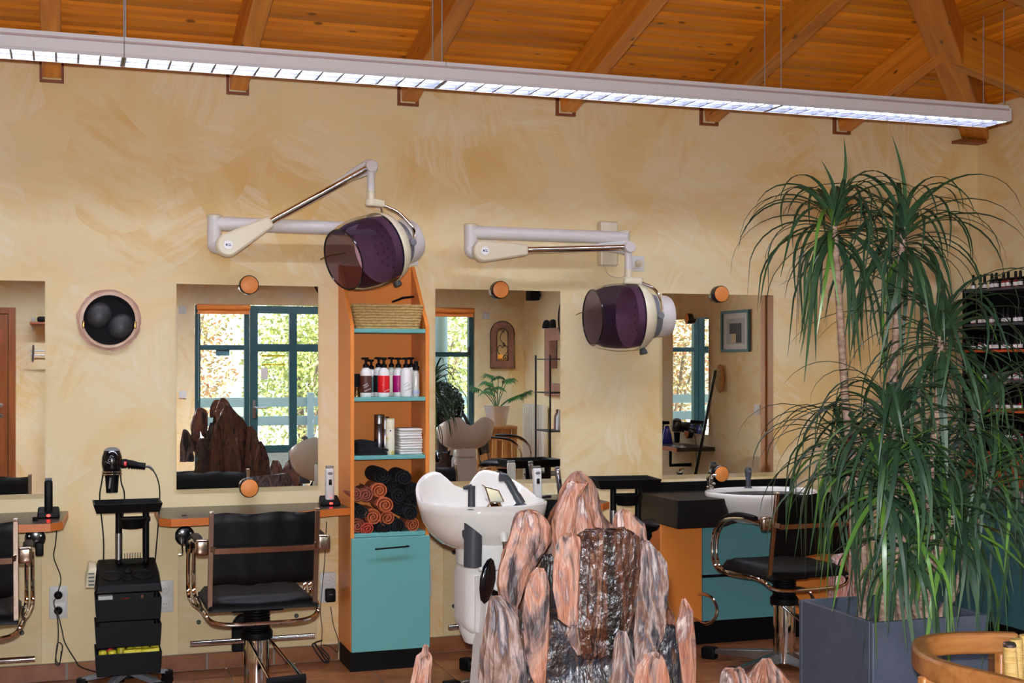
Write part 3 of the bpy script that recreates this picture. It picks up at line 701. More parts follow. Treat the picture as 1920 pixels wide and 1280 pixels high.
# ------------------------------------------------------------------ orange and teal tower shelf
TX0, TX1, TD = 1.31, 1.706, .30; TW = TX1 - TX0; t = .019
tw = thing('tower_shelf', 'tall orange shelf tower with teal shelves and teal cupboard door', 'shelf', ((TX0 + TX1) / 2, 0, 0))
sideprof = [(0, .10), (-TD, .10), (-TD, 1.685), (-.012, 2.0), (0, 2.0)]
for s in (-1, 1):
    x = s * (TW / 2 - t / 2); M = Matrix(((0, 0, 1, x), (1, 0, 0, 0), (0, 1, 0, 0), (0, 0, 0, 1)))
    MB().prism(sideprof, -t / 2, t / 2, M).build('side_panel', 'orange', tw, bevel=.0015)
MB().span((-TW/2 + t, -.012, .1), (TW/2 - t, 0, 1.995)).build('back_panel', 'orange', tw, smooth=False)
for z in (1.67, 1.335, 1.05, .672): MB().span((-TW/2 + t, -TD + .004, z - .02), (TW/2 - t, -.012, z)).build('shelf', 'teal', tw, bevel=.002)
MB().span((-TW/2 + t, -TD + .03, .1), (TW/2 - t, -.012, .118)).build('floor_board', 'orange', tw, smooth=False)
dr = MB().span((-TW/2 + .002, -TD - .019, .10), (TW/2 - .002, -TD - .001, .652)).build('door', 'teal', tw, bevel=.002)
MB().tube(bez([(-.075, -TD - .018, .598), (-.075, -TD - .035, .6), (-.07, -TD - .042, .6), (.07, -TD - .042, .606), (.078, -TD - .036, .606), (.078, -TD - .018, .606)], 5), .0042, 8).build('handle', 'black', dr)
MB().span((-TW/2 + .003, -TD + .012, 0), (TW/2 - .003, -.012, .1)).build('plinth', 'black', tw, smooth=False)
# its things -----------------------------------------------------
SX = (TX0 + TX1) / 2
# straw basket
b = thing('basket', 'coiled straw basket on the top shelf of the tower', 'basket', (PX(724, -.2), -.175, 1.67))
for i in range(9):
    h = .006 + .0135 * i; fx, fy = .158 + .0022 * i, .09 + .001 * i; ring = []
    for q in range(48):
        a = 2 * PI * q / 48; ca_, sa_ = math.cos(a), math.sin(a)
        ring.append((fx * math.copysign(abs(ca_) ** .28, ca_), fy * math.copysign(abs(sa_) ** .28, sa_), h + .0012 * math.sin(q * 1.7 + i)))
    MB().tube(ring, .0078, 6, closed=True).build('straw_coil', 'straw', b)
MB().span((-.15, -.082, 0), (.15, .082, .006)).build('basket_base', 'straw', b)
tag(MB().tube([P(735, 566, -.17), P(756, 558, -.19), P(776, 556, -.2)], [.010, .013, .010], 8, flat=(.45, 1.5)).build('hair_brush', 'black_soft'), 'black brush handle poking out of the straw basket', 'brush')
# bottles
def bottle(label, px, y, rad_, h, body, lab=None, lab_z=(.15, .72), cap='pump', txt=None, zs=1.335, name='pump_bottle', cap_m='black', tm='print_white'):
    x = PX(px, y); r = thing(name, label, 'bottle', (x, y, zs), group='hair care bottles on the tower shelf'); R_ = rad_; bh = h * .74
    MB().lathe([(R_ * .86, 0), (R_ * .97, .004), (R_, .01), (R_, bh * .8), (R_ * .93, bh * .88), (R_ * .72, bh * .955), (R_ * .42, bh), (R_ * .36, bh + .004)], 28).build('body', body, r)
    if lab: MB().lathe([(R_ + .0005, bh * lab_z[0]), (R_ + .0008, bh * lab_z[0] + .001), (R_ + .0008, bh * lab_z[1]), (R_ + .0005, bh * lab_z[1] + .001)], 28, close=False).build('label_band', lab, r)
    if cap == 'pump':
        MB().lathe([(R_ * .52, bh), (R_ * .54, bh + h * .07), (R_ * .3, bh + h * .1), (R_ * .22, bh + h * .11), (R_ * .22, bh + h * .2), (R_ * .5, bh + h * .215), (R_ * .52, bh + h * .255), (R_ * .2, bh + h * .26)], 18).build('pump', cap_m, r)
        MB().tube([(0, 0, bh + h * .235), (-R_ * .6, -R_ * .3, bh + h * .238), (-R_ * .85, -R_ * .42, bh + h * .225)], [.0055, .0045, .0035], 8).build('spout', cap_m, r)
    else:
        MB().lathe([(R_ * 1.02, bh), (R_ * 1.02, bh + h * .1), (R_ * .62, bh + h * .13), (R_ * .6, bh + h * .24), (R_ * .5, bh + h * .255), (.001, bh + h * .257)], 18).build('cap', cap_m, r)
    if txt:
        for k, (s, zz, xx) in enumerate(txt):
            text('lettering', s, .0082, tm, r, (xx, -R_ - .0016, bh * zz), (rad(90), rad(-24), 0), .0002)
    return r
Yb = -.235
bottle('white pump bottle with brown label on the tower shelf', 686, Yb, .0285, .195, 'white', 'label_brown', txt=[('DIRECT', .42, -.008), ('COLOR', .36, -.004), ('CARAMEL', .24, .002)])
bottle('white pump bottle with bright red label on the tower shelf', 719.5, Yb, .0285, .195, 'white', 'label_red', txt=[('I', .40, -.013), ('ROUGE', .22, .008)])
bottle('white pump bottle with magenta label on the tower shelf', 747, -.19, .0275, .195, 'white', 'label_magenta', txt=[('I', .42, -.012), ('ROSE', .2, .002)])
bottle('plain white pump bottle with grey lettering on the tower shelf', 761.5, Yb, .0285, .195, 'white', txt=[('DIRECT', .45, -.008), ('COLOR', .38, 0), ('SHAMPOO', .26, .006)], tm='print_grey')
bottle('second plain white pump bottle behind the lettered white one', 771, -.15, .0275, .197, 'white')
bottle('clear pump bottle with beige contents between red and magenta bottles', 734, -.14, .0255, .197, 'clear_plastic', 'can_cream')
bottle('white pump bottle with black label behind the red one', 710, -.15, .0285, .197, 'white', 'label_black')
bottle('white bottle with teal label behind the brown-labelled one', 696, -.13, .026, .185, 'white', 'label_teal')
sp = bottle('slim clear spray bottle with black cap and lilac band', 780, Yb, .0165, .178, 'clear_plastic', None, cap='spray', name='spray_bottle')
MB().lathe([(.0185, .014), (.019, .016), (.019, .03), (.0185, .031)], 18, close=False).build('lilac_band', 'lilac', sp)
k = thing('shaving_brush', 'black topped brush with brown wooden foot by the tower side', 'brush', (PX(669, -.2), -.2, 1.335))
MB().lathe([(.022, 0), (.023, .008), (.012, .03), (.016, .045), (.018, .052)], 18).build('foot', 'brass', k); MB().lathe([(.018, .05), (.021, .06), (.022, .11), (.02, .114), (.001, .114)], 18).build('bristles', 'black_soft', k)
# cans
def can(label, px, y, rr, h, m, capm, caph):
    r = thing('spray_can', label, 'can', (PX(px, y), y, 1.05), group='cans on the tower shelf')
    MB().lathe([(rr * .94, 0), (rr, .004), (rr, h - caph - .004), (rr * .9, h - caph)], 24).build('body', m, r)
    MB().lathe([(rr * .97, h - caph), (rr * .97, h - .004), (rr * .9, h), (.001, h)], 24).build('cap', capm, r); return r
can('tall silver spray can on the tower shelf', 711, -.15, .027, .195, 'can_silver', 'steel', .045)
can('silver spray can tucked behind the cream can', 722, -.17, .021, .185, 'can_silver', 'can_silver', .06)
c = can('cream and yellow spray can standing before the silver cans', 731.5, -.23, .0225, .178, 'can_cream', 'can_cream', .04)
MB().lathe([(.001, 0), (.004, 0), (.004, .0006)], 12, RX90).build('dot_mark', 'print_blue', c, (-.004, -.0226, .118))
# napkins and towels
r = thing('napkin_stack', 'stack of folded white paper towels on the tower shelf', 'paper towels', (PX(766, -.2), -.19, 1.05)); z = 0; RN = random.Random(2)
for i in range(10):
    h = .0128; MB().rbox((RN.uniform(-.003, .003), RN.uniform(-.004, .004), z + h / 2), (.115, .14, h - .001), .005).build('folded_sheet', 'paper', r, rot=(0, 0, RN.uniform(-.03, .03))); z += h
def folded(label, x, y, z, sx, sy, n, th=.016, seed=1):
    r = thing('folded_towel', label, 'towel', (x, y, z), group='folded black towels on the tower shelf'); q = random.Random(seed); zz = 0
    for i in range(n):
        mb = MB(); pts = []
        loop = [(-sx/2, th * .3), (-sx/2 - .006, th * .5), (-sx/2, th * .75), (sx/2, th * .85 + q.uniform(-.004, .008))]
        lo = [(-sx/2, 0.001), (0, q.uniform(0, .003)), (sx/2, .001), (sx/2 + .007, th * .45), (sx/2, th * .9), (0, th + q.uniform(-.002, .004)), (-sx/2, th * .95), (-sx/2 - .007, th * .5)]
        cv = bez([(a, b, 0) for a, b in lo], 3)
        mb.prism([(p.x, p.y) for p in cv[:-1]], -sy/2, sy/2, Matrix(((1, 0, 0, 0), (0, 0, 1, 0), (0, 1, 0, zz), (0, 0, 0, 1)))); mb.build('fold', 'towel_black', r, rot=(0, 0, q.uniform(-.08, .08))); zz += th
folded('black towel folded beneath, at the left of the middle shelf', PX(694, -.2), -.2, 1.05, .135, .13, 2)
folded('smaller black towel folded on top of the lower black one', PX(684, -.2), -.19, 1.082, .085, .12, 2, .018, 4)
# rolled towels
def roll(label, px, py, y, rr, m, L=.2, yaw=0., sq=1., tilt=0.):
    p = P(px, py, y - .02); turns = 2.6; n = 60; outer = []; pts = []
    for i in range(n + 1):
        a = turns * 2 * PI * i / n; q = rr * (.12 + .88 * i / n) - .004; pts.append((q * math.cos(a), q * math.sin(a) * sq))
    th = rr * .15; mb = MB(); vs = []
    for x, z in pts:
        l = math.hypot(x, z) or 1; vs.append(((x, z), (x + x / l * th, z + z / l * th)))
    N = len(vs); V = []
    for yy in (-L / 2, L / 2):
        for a_, b_ in vs: V += [(a_[0], yy, a_[1]), (b_[0], yy, b_[1])]
    Fc = []; o2 = 2 * N
    for i in range(N - 1):
        a0, b0, a1, b1 = 2*i, 2*i+1, 2*i+2, 2*i+3
        Fc += [(a0, b0, b1, a1), (o2 + a1, o2 + b1, o2 + b0, o2 + a0), (b0, o2 + b0, o2 + b1, b1), (a1, o2 + a1, o2 + a0, a0)]
    Fc += [(0, o2, o2 + 1, 1), (2*N-2, 2*N-1, o2 + 2*N-1, o2 + 2*N-2)]
    mb.add(V, Fc, Matrix.Rotation(R.uniform(0, 6), 4, 'Y'))
    core = MB().cyl((0, -L/2 + .03, 0), (0, L/2 - .005, 0), rr * .8, 16)
    tr = thing('rolled_towel', label, 'towel', (p.x, y + L / 2 - .02, p.z), yaw, 'rolled towels in the tower'); tr.rotation_euler = (tilt, 0, yaw)
    mb.build('rolled_cloth', m, tr, angle=60); core.build('rolled_core', m, tr)
Yr = -.275; ps = lambda zx, zy: (640 + zx * .289, 640 + zy * .289)
RL = [('pinkish brown towel roll, leftmost of its row', 97, 990, .036, 'towel_brown'), ('pinkish brown towel roll upright between two others', 165, 995, .037, 'towel_brown'),
      ('orange brown towel roll, highest of the orange ones', 255, 968, .041, 'towel_orange'), ('orange brown towel roll in the middle of the pile', 288, 1062, .043, 'towel_orange'),
      ('orange brown towel roll low in the middle', 208, 1140, .041, 'towel_orange'), ('orange brown towel roll right of the low middle one', 305, 1146, .040, 'towel_orange'),
      ('red towel roll at the bottom of the pile', 170, 1216, .034, 'towel_red'), ('pinkish brown towel roll in the bottom left corner', 112, 1196, .036, 'towel_brown'),
      ('orange towel roll in the bottom right corner', 468, 1190, .036, 'towel_orange'), ('black towel roll above the bottom left corner', 122, 1102, .037, 'towel_black'),
      ('black towel roll at the bottom centre', 272, 1212, .035, 'towel_black'), ('black towel roll at the bottom right of centre', 372, 1198, .038, 'towel_black'),
      ('black towel roll in the right of the lower row', 445, 1112, .039, 'towel_black'), ('black towel roll right of the middle orange one', 372, 1080, .037, 'towel_black'),
      ('black towel roll in the right of the middle row', 455, 1035, .038, 'towel_black'), ('black towel roll in the upper middle', 375, 1002, .039, 'towel_black'),
      ('black towel roll near the right panel, upper row', 462, 955, .036, 'towel_black'), ('black towel roll beside the highest orange one', 345, 928, .04, 'towel_black'),
      ('black towel roll near the top right of the pile', 412, 885, .042, 'towel_black'), ('black towel roll lying slanted on top of the pile', 262, 868, .044, 'towel_black')]
for i, (lb, zx, zy, rr, m) in enumerate(RL):
    px, py = ps(zx, zy); roll(lb + ' in the tower', px, py, Yr + .012 * (i % 3) + (.03 if i > 12 else 0), rr * 1.04, m, .2, R.uniform(-.06, .06), R.uniform(.88, 1))

# ------------------------------------------------------------------ station counters
def counter(label, poly, brackets):
    r = thing('station_counter', label, 'counter', (poly[0][0], 0, .80), group='styling station counters'); ox = poly[0][0]
    pl = [(x - ox, y) for x, y in poly]
    MB().prism(pl, -.034, 0, None).build('counter_top', 'laminate', r, bevel=.002)
    mb = MB(); n = len(pl)
    for i in range(n):     # edging band on the exposed faces
        a, b_ = Vector((*pl[i], 0)), Vector((*pl[(i + 1) % n], 0))
        if a.y > -.02 and b_.y > -.02: continue
        if min(a.y, b_.y) > -.02: continue
        d = (b_ - a); nn = Vector((d.y, -d.x, 0)).normalized() * .0022
        mb.add([a + nn + Vector((0, 0, -.035)), b_ + nn + Vector((0, 0, -.035)), b_ + nn + Vector((0, 0, -.001)), a + nn + Vector((0, 0, -.001)), a - nn + Vector((0, 0, -.035)), b_ - nn + Vector((0, 0, -.035)), b_ - nn + Vector((0, 0, -.001)), a - nn + Vector((0, 0, -.001))], [(0, 1, 2, 3), (7, 6, 5, 4), (3, 2, 6, 7), (0, 4, 5, 1), (1, 5, 6, 2), (0, 3, 7, 4)])
    mb.build('edge_band', 'orange_edge', r, smooth=False)
    for x, y in brackets: MB().tube([(x - ox, y, -.034), (x - ox, y, -.16), (x - ox, -.003, -.16)], .014, 8).build('bracket', 'black', r)
counter('dark counter with orange edge under the left mirror', [(-.95, 0), (-.92, -.46), (-.80, -.5), (-.06, -.5), (-.012, -.44), (.012, 0)], [(-.45, -.2)])
counter('dark counter with orange edge left of the orange tower', [(.41, 0), (.405, -.44), (.45, -.5), (.85, -.45), (1.308, -.285), (1.308, 0)], [(.86, -.2)])
counter('dark counter with orange edge behind the pedestal basin', [(1.71, 0), (1.71, -.285), (2.16, -.45), (2.55, -.5), (2.61, -.44), (2.61, 0)], [(2.16, -.2)])
# round black dryer holders under the counters
def holder(label, p):
    r = thing('dryer_holder', label, 'holder', p, group='black dryer holders')
    MB().lathe([(.04, 0), (.044, .012), (.036, .026), (.02, .03), (.001, .03)], 24, RX90).build('round_plate', 'black_gloss', r)
    MB().rbox((.018, -.035, -.045), (.034, .022, .06), .006).build('clamp', 'black', r)
    MB().tube(bez([(-.012, -.03, .0), (-.014, -.04, -.04), (-.014, -.05, -.075), (-.03, -.05, -.08)], 4), .0035, 6).build('hook', 'chrome', r)
    for s in (-1, 1): MB().lathe([(.005, 0), (.004, .003), (.001, .003)], 8, RX90).build('screw', 'steel', r, (s * .024, -.026, .012))
    MB().tube([(0, .0, .0), (0, .02, .0), (0, .02, .09)], .012, 8).build('stalk', 'black', r)
holder('round black dryer holder under the orange-edged middle-left counter', tuple(P(346, 1003, -.4)))
holder('round black dryer holder under the far left counter', tuple(P(66, 1008, -.4)))
# clippers on the counters
def clipper(label, px, py, y, body, dock, wd=.042, hh=.13, lean=0., front='grey', led=True):
    p = P(px, py, y); r = thing('hair_clipper', label, 'clipper', (p.x, y, .80), group='hair clippers on the counters')
    if dock:
        MB().add([(-.05, -.04, 0), (.05, -.04, 0), (.05, .04, 0), (-.05, .04, 0), (-.046, -.036, .022), (.046, -.036, .022), (.046, .036, .05), (-.046, .036, .05)], [(0, 3, 2, 1), (4, 5, 6, 7), (0, 1, 5, 4), (1, 2, 6, 5), (2, 3, 7, 6), (3, 0, 4, 7)]).build('charging_dock', 'black', r, bevel=.008)
        if led: MB().ball((0, -.041, .014), (.009, .003, .006), 10, 6).build('charge_light', 'led_red', r)
    M = Matrix.Rotation(lean, 4, 'Y'); z0 = .02 if dock else .003
    MB().rbox((0, 0, z0 + hh / 2), (wd, .034, hh), .011, M).build('clipper_body', body, r)
    MB().span((-wd * .42, -.013, z0 + hh - .001), (wd * .42, .013, z0 + hh + .010)).build('blade', 'steel' if body != 'black' else 'grey_dark', r, rot=(0, lean, 0), bevel=.002)
    if body != 'black':
        MB().rbox((0, -.0175, z0 + hh * .58), (wd * .36, .006, hh * .17), .0025, M).build('switch', 'black_gloss', r)
        if led and dock: MB().ball((.004, -.0172, z0 + .022), (.0035, .001, .0035), 8, 5, M).build('pilot_light', 'led_red', r)
        MB().lathe([(.001, 0), (wd * .3, 0), (wd * .3, .0007)], 16, M @ Matrix.Translation((0, -.0172, z0 + hh * .84)) @ RX90, sy=.55).build('name_oval', 'print_grey', r)
    return r
clipper('black hair clipper in charging dock with red light at left', 91, 955, -.27, 'black', True, .036, .15)
clipper('silver hair clipper in black dock beside the orange tower', 618, 945, -.16, 'arm_white', True, .044, .165)
clipper('white hair clipper standing upright behind the pedestal basin', 1008, 925, -.22, 'white', False, .045, .16, -.03)
w_ = clipper('silver trimmer leaning in a grey cup behind the fountain peak', 1052, 925, -.22, 'can_silver', False, .026, .155, -.14)
tag(MB().lathe([(.02, 0), (.026, .004), (.028, .06), (.024, .06), (.022, .008), (.001, .007)], 18).build('grey_cup', 'grey', None, (PX(1062, -.28), -.28, .80)), 'grey cup on the counter behind the fountain peak', 'cup')
tag(MB().tube(bez([(0, 0, .008), (.03, -.01, .012), (.05, .01, .01), (.03, .03, .01), (.06, .02, .012)], 5), .006, 6).build('clipper_cord', 'black', None, (PX(1015, -.2), -.21, .80)), 'short black cord lying beside the white clipper', 'cord')

# ------------------------------------------------------------------ wall foot rests
def footrest(label, x, z, left=.3, right=.3):
    r = thing('foot_rest', label, 'foot rest', (x, 0, 0), group='chrome foot rests on the wall')
    n = 14; prof = [(-.055, .085), (.055, .085), (.055, .2)] + [(.055 * math.cos(PI * i / n), .2 + .065 * math.sin(PI * i / n)) for i in range(1, n)] + [(-.055, .2)]
    MB().prism(prof, .009, .05, RX90).build('mount_plate', 'black', r, bevel=.006)
    MB().tube([(0, -.05, z), (0, -.24, z)], .016, 12).build('stem', 'chrome', r)
    MB().tube([(-left, -.25, z), (right, -.25, z)], .0135, 14).build('bar', 'chrome', r)
    for s in (-.032, .032): MB().lathe([(.006, 0), (.005, .004), (.001, .004)], 8, RX90).build('screw', 'steel', r, (s, -.05, .13))
footrest('chrome bar foot rest behind the middle-left styling chair', .83, .181, .275, .315)
footrest('chrome bar foot rest under the far left counter', -.43, .162, .3, .3)
footrest('chrome bar foot rest behind the pedestal basin', 2.11, .178, .29, .3)

# ------------------------------------------------------------------ styling chairs
def make_chair(label):
    r = thing('styling_chair', label, 'chair', group='black and chrome styling chairs')
    for k in range(5):
        a = -PI / 2 + 2 * PI * k / 5; M = Matrix.Rotation(a, 4, 'Z')
        MB().add([(.03, -.026, .03), (.40, -.020, .03), (.40, .020, .03), (.03, .026, .03), (.03, -.022, .085), (.40, -.016, .048), (.40, .016, .048), (.03, .022, .085)], [(0, 3, 2, 1), (4, 5, 6, 7), (0, 1, 5, 4), (1, 2, 6, 5), (2, 3, 7, 6), (3, 0, 4, 7)], M).build('base_arm', 'steel', r, bevel=.003)
        MB().rbox((.395, 0, .03), (.075, .056, .06), .010, M).build('foot', 'black', r)
    MB().lathe([(.056, .03), (.054, .07), (.054, .315), (.05, .33)], 28).build('column', 'chrome', r)
    MB().lathe([(.068, .315), (.07, .325), (.07, .343), (.062, .352)], 24).build('collar', 'black', r)
    prof = [(.05, .35)]
    for i in range(6): prof += [(.057, .355 + .0135 * i), (.058, .36 + .0135 * i), (.049, .364 + .0135 * i), (.049, .366 + .0135 * i)]
    MB().lathe(prof + [(.045, .44)], 24).build('bellows', 'black', r)
    MB().rbox((0, 0, .445), (.22, .1, .018), .006).build('seat_plate', 'black', r)
    # frame tubes under the seat
    MB().tube(bez([(-.24, .2, .47), (-.24, -.14, .47), (-.19, -.22, .428), (0, -.235, .422), (.19, -.22, .428), (.24, -.14, .47), (.24, .2, .47)], 6), .0085, 8).build('seat_frame', 'chrome', r)
    MB().tube([(-.24, .19, .468), (.24, .19, .468)], .0085, 8).build('cross_tube', 'chrome', r)
    # seat: soft cushion
    mb = MB(); n, m_ = 18, 16; V = []
    for j in range(m_ + 1):
        for i in range(n + 1):
            x = -.225 + .45 * i / n; y = -.215 + .45 * j / m_; ex = min(1, (i + .001) / 2, (n - i + .001) / 2); ey = min(1, (j + .001) / 2, (m_ - j + .001) / 2)
            V.append((x, y, .488 + .042 * (max(0, min(ex, ey)) ** .5) - .006 * math.cos(x * 6) + .0025 * math.sin(y * 70) * math.sin(PI * i / n)))
    o = len(V); V += [(v[0], v[1], .474) for v in V]; F_ = []; q = n + 1
    for j in range(m_):
        for i in range(n): F_ += [(j*q+i, j*q+i+1, (j+1)*q+i+1, (j+1)*q+i), (o+j*q+i, o+(j+1)*q+i, o+(j+1)*q+i+1, o+j*q+i+1)]
    for i in range(n): F_ += [(i, o+i, o+i+1, i+1), (m_*q+i, m_*q+i+1, o+m_*q+i+1, o+m_*q+i)]
    for j in range(m_): F_ += [(j*q, (j+1)*q, o+(j+1)*q, o+j*q), (j*q+n, o+j*q+n, o+(j+1)*q+n, (j+1)*q+n)]
    mb.add(V, F_).build('seat', 'leather', r, angle=70)
    # backrest: leather sheet between two flat chrome posts, slightly raked
    def by(z): return -.205 - (z - .56) * .16
    mb = MB(); V = []; n, m_ = 22, 14
    for s in (1, -1):
        for j in range(m_ + 1):
            for i in range(n + 1):
                x = -.207 + .414 * i / n; z = .582 + .30 * j / m_; e = min(1, (j + .01) / 1.2, (m_ - j + .01) / 1.2) ** .5
                puff = .013 * e + .0035 * math.sin(x * 55 + .6 * math.sin(z * 30)) * (abs(z - .73) / .15) ** .7
                V.append((x, by(z) + .01 - .04 * (1 - (x / .215) ** 2) * .35 + s * puff, z + (.004 * math.sin(x * 30) if j in (0, m_) else 0)))
    o = (n + 1) * (m_ + 1); q = n + 1; F_ = []
    for j in range(m_):
        for i in range(n): F_ += [(j*q+i, (j+1)*q+i, (j+1)*q+i+1, j*q+i+1), (o+j*q+i, o+j*q+i+1, o+(j+1)*q+i+1, o+(j+1)*q+i)]
    for i in range(n): F_ += [(i, i+1, o+i+1, o+i), (m_*q+i, o+m_*q+i, o+m_*q+i+1, m_*q+i+1)]
    for j in range(m_): F_ += [(j*q, o+j*q, o+(j+1)*q, (j+1)*q), (j*q+n, (j+1)*q+n, o+(j+1)*q+n, o+j*q+n)]
    mb.add(V, F_).build('backrest', 'leather', r, angle=70)
    for s in (-1, 1):
        MB().tube([(s * .217, by(.5), .485), (s * .217, by(.58), .58), (s * .217, by(.885), .885)], .0115, 4, flat=(1.25, .9)).build('back_post', 'chrome_warm', r, bevel=.002)
        MB().rbox((s * .217, by(.885), .890), (.02, .024, .012), .004).build('post_cap', 'chrome', r)
        MB().rbox((s * .25, by(.745) + .02, .745), (.055, .035, .066), .012).build('arm_bracket', 'chrome_warm', r)
        for dx in (.244, .268):
            MB().tube(bez([(s * dx, by(.745) + .04, .745), (s * dx, -.05, .752), (s * dx, .12, .728), (s * dx, .215, .66), (s * dx, .235, .56), (s * dx, .20, .485), (s * (dx - .012), .10, .462), (s * .24, -.06, .468)], 6), .0085, 8).build('arm_tube', 'chrome', r)
        MB().tube(bez([(s * .257, -.14, .764), (s * .257, .0, .766), (s * .257, .12, .742), (s * .257, .195, .69)], 5), [.009] + [.013] * 14 + [.009], 10, flat=(.9, 1.5)).build('arm_pad', 'black', r)
    MB().tube(bez([(-.217, by(.74) - .004, .74), (-.197, by(.735) - .028, .735), (-.19, by(.735) - .034, .733), (0, by(.735) - .036, .733), (.19, by(.735) - .034, .733), (.197, by(.735) - .028, .735), (.217, by(.74) - .004, .74)], 4), .014, 4, flat=(1.25, .45)).build('back_bar', 'chrome_warm', r)
    # pump lever
    for s in (0, 1): MB().tube([(-.04 + .09 * s, -.04, .315), (.02 + .13 * s, -.27, .19)], .006, 8).build('lever_rod', 'chrome', r)
    MB().tube([(.005, -.275, .185), (.165, -.275, .192)], .018, 12).build('lever_grip', 'black_soft', r)
    return r
chair = make_chair('styling chair in front of the mirror left of the tower'); chair.location = (.782, -.86, 0)
dup(chair, None, 'styling chair cut off by the left edge of the photo', (-.40, -.86, 0), 0)
dup(chair, None, 'styling chair mostly hidden behind the rock fountain', (2.05, -.78, 0), rad(-8))
dup(chair, None, 'styling chair turned sideways before the teal wash cabinet', (3.36, -.88, 0), rad(4))
dup(chair, None, 'styling chair reflected in the right mirror beside the picture wall', (4.35, -3.75, 0), rad(-75))
# ------------------------------------------------------------------ trolleys
def trolley(label, loc, rz=0, full=True):
    r = thing('salon_trolley', label, 'trolley', loc, rz, 'black salon trolleys')
    def tray(name, z, W, D, h, th=.006, yo=0, flare=.012, m='black'):
        mb = MB(); a = [(-W/2 + flare, -D/2 + flare), (W/2 - flare, -D/2 + flare), (W/2 - flare, D/2 - flare), (-W/2 + flare, D/2 - flare)]
        b = [(-W/2, -D/2), (W/2, -D/2), (W/2, D/2), (-W/2, D/2)]; s1 = 1 - 2 * th / W; s2 = 1 - 2 * th / D
        V = [(x, y + yo, z) for x, y in a] + [(x, y + yo, z + h) for x, y in b] + [(x * s1, y * s2 + yo, z + h) for x, y in b] + [(x * s1, y * s2 + yo, z + th) for x, y in a]
        F_ = [(3, 2, 1, 0), (12, 13, 14, 15)]
        for i in range(4):
            j = (i + 1) % 4; F_ += [(i, j, 4 + j, 4 + i), (4 + i, 4 + j, 8 + j, 8 + i), (8 + i, 8 + j, 12 + j, 12 + i)]
        return mb.add(V, F_).build(name, m, r, bevel=.002)
    for k in range(5):
        a = 2 * PI * k / 5 + PI / 2 + .1; M = Matrix.Rotation(a, 4, 'Z')
        MB().add([(.02, -.022, .085), (.2, -.017, .055), (.2, .017, .055), (.02, .022, .085), (.02, -.018, .115), (.2, -.013, .072), (.2, .013, .072), (.02, .018, .115)], [(0, 3, 2, 1), (4, 5, 6, 7), (0, 1, 5, 4), (1, 2, 6, 5), (2, 3, 7, 6), (3, 0, 4, 7)], M).build('base_arm', 'grey', r, bevel=.003)
        c = MB().cyl(M @ Vector((.2, -.014, .025)), M @ Vector((.2, .014, .025)), .025, 14).build('castor', 'black', r)
        MB().rbox((.2, 0, .055), (.045, .036, .03), .006, M).build('castor_fork', 'black', r)
    MB().lathe([(.045, .07), (.034, .09), (.028, .2)], 18).build('column', 'black', r)
    for s in (-1, 1): MB().rbox((s * .128, .03, .34), (.012, .14, .32), .004).build('drawer_rail', 'black', r)
    for z, yo in ((.115, -.05), (.235, -.03), (.355, -.04)): tray('drawer', z, .285, .25, .098, .006, yo, .006)
    # sloping work deck with round wells
    V = [(-.145, -.16, .478), (.145, -.16, .478), (.15, .10, .52), (-.15, .10, .52), (-.135, -.15, .512), (.135, -.15, .512), (.125, .085, .60), (-.125, .085, .60)]
    dk = MB().add(V, [(0, 3, 2, 1), (4, 5, 6, 7), (0, 1, 5, 4), (1, 2, 6, 5), (2, 3, 7, 6), (3, 0, 4, 7)]).build('work_deck', 'black', r, bevel=.006)
    sl = math.atan2(.088, .235)
    for x, y, q in ((-.068, -.07, .042), (.068, -.07, .042), (0, -.095, .022), (0, -.035, .018)):
        Mx = Matrix.Translation((x, y, .512 + (y + .15) * .3745 + .001)) @ Matrix.Rotation(sl, 4, 'X')
        MB().lathe([(q * .2, .0005), (q * .9, .0005), (q, .004), (q * 1.08, .003), (q * 1.1, -.002)], 26, Mx, close=False).build('round_well', 'black', dk)
    sv = MB().add([(-.185, -.10, .50), (-.145, -.12, .50), (-.145, .06, .52), (-.185, .06, .52), (-.168, -.08, .585), (-.135, -.09, .585), (-.135, .05, .60), (-.168, .05, .60)], [(0, 3, 2, 1), (4, 5, 6, 7), (0, 1, 5, 4), (1, 2, 6, 5), (2, 3, 7, 6), (3, 0, 4, 7)]).build('side_vent', 'cream' if full else 'black', r, bevel=.004)
    for k in range(4): MB().box((-.158, -.112 + .003 * k, .515 + .016 * k), (.026, .012, .005)).build('vent_slot', 'grey_dark', sv)
    for s in (-.035, .085): MB().cyl((s, .05, .55), (s, .05, .83), .015, 12).build('post', 'black', r)
    MB().cyl((-.035, .05, .6), (-.035, .05, .72), .0165, 12).build('post_sleeve', 'steel', r)
    MB().lathe([(.02, -.05), (.05, -.045), (.06, -.01), (.066, 0), (.062, 0), (.055, -.01), (.045, -.04), (.001, -.042)], 24, Matrix.Translation((.025, .02, .79)), sy=.8).build('bowl_holder', 'black', r)
    MB().rbox((.03, .05, .782), (.15, .026, .026), .006).build('post_clamp', 'black', r)
    tray('top_tray', .828, .30, .235, .042, .007, .0, .014)
    if full:
        for s in (-.102, -.027):
            MB().tube(bez([(s * 1.0, .075, 1.0), (s + (.0 if s < -.05 else .012) - .008, .07, .95), (s + (-.016 if s < -.05 else .018), .06, .88), (s - .0, .06, .70), (s, .06, .56)], 5), .0032, 6).build('holder_wire', 'black', r)
        MB().tube([(-.064 + .044 * math.cos(2*PI*j/24), .075 + .036 * math.sin(2*PI*j/24), .992) for j in range(24)], .0035, 6, closed=True).build('holder_ring', 'chrome', r)
        MB().tube([(-.064 + .044 * math.cos(2*PI*j/24), .075 + .036 * math.sin(2*PI*j/24), 1.003) for j in range(24)], .0035, 6, closed=True).build('holder_ring', 'chrome', r)
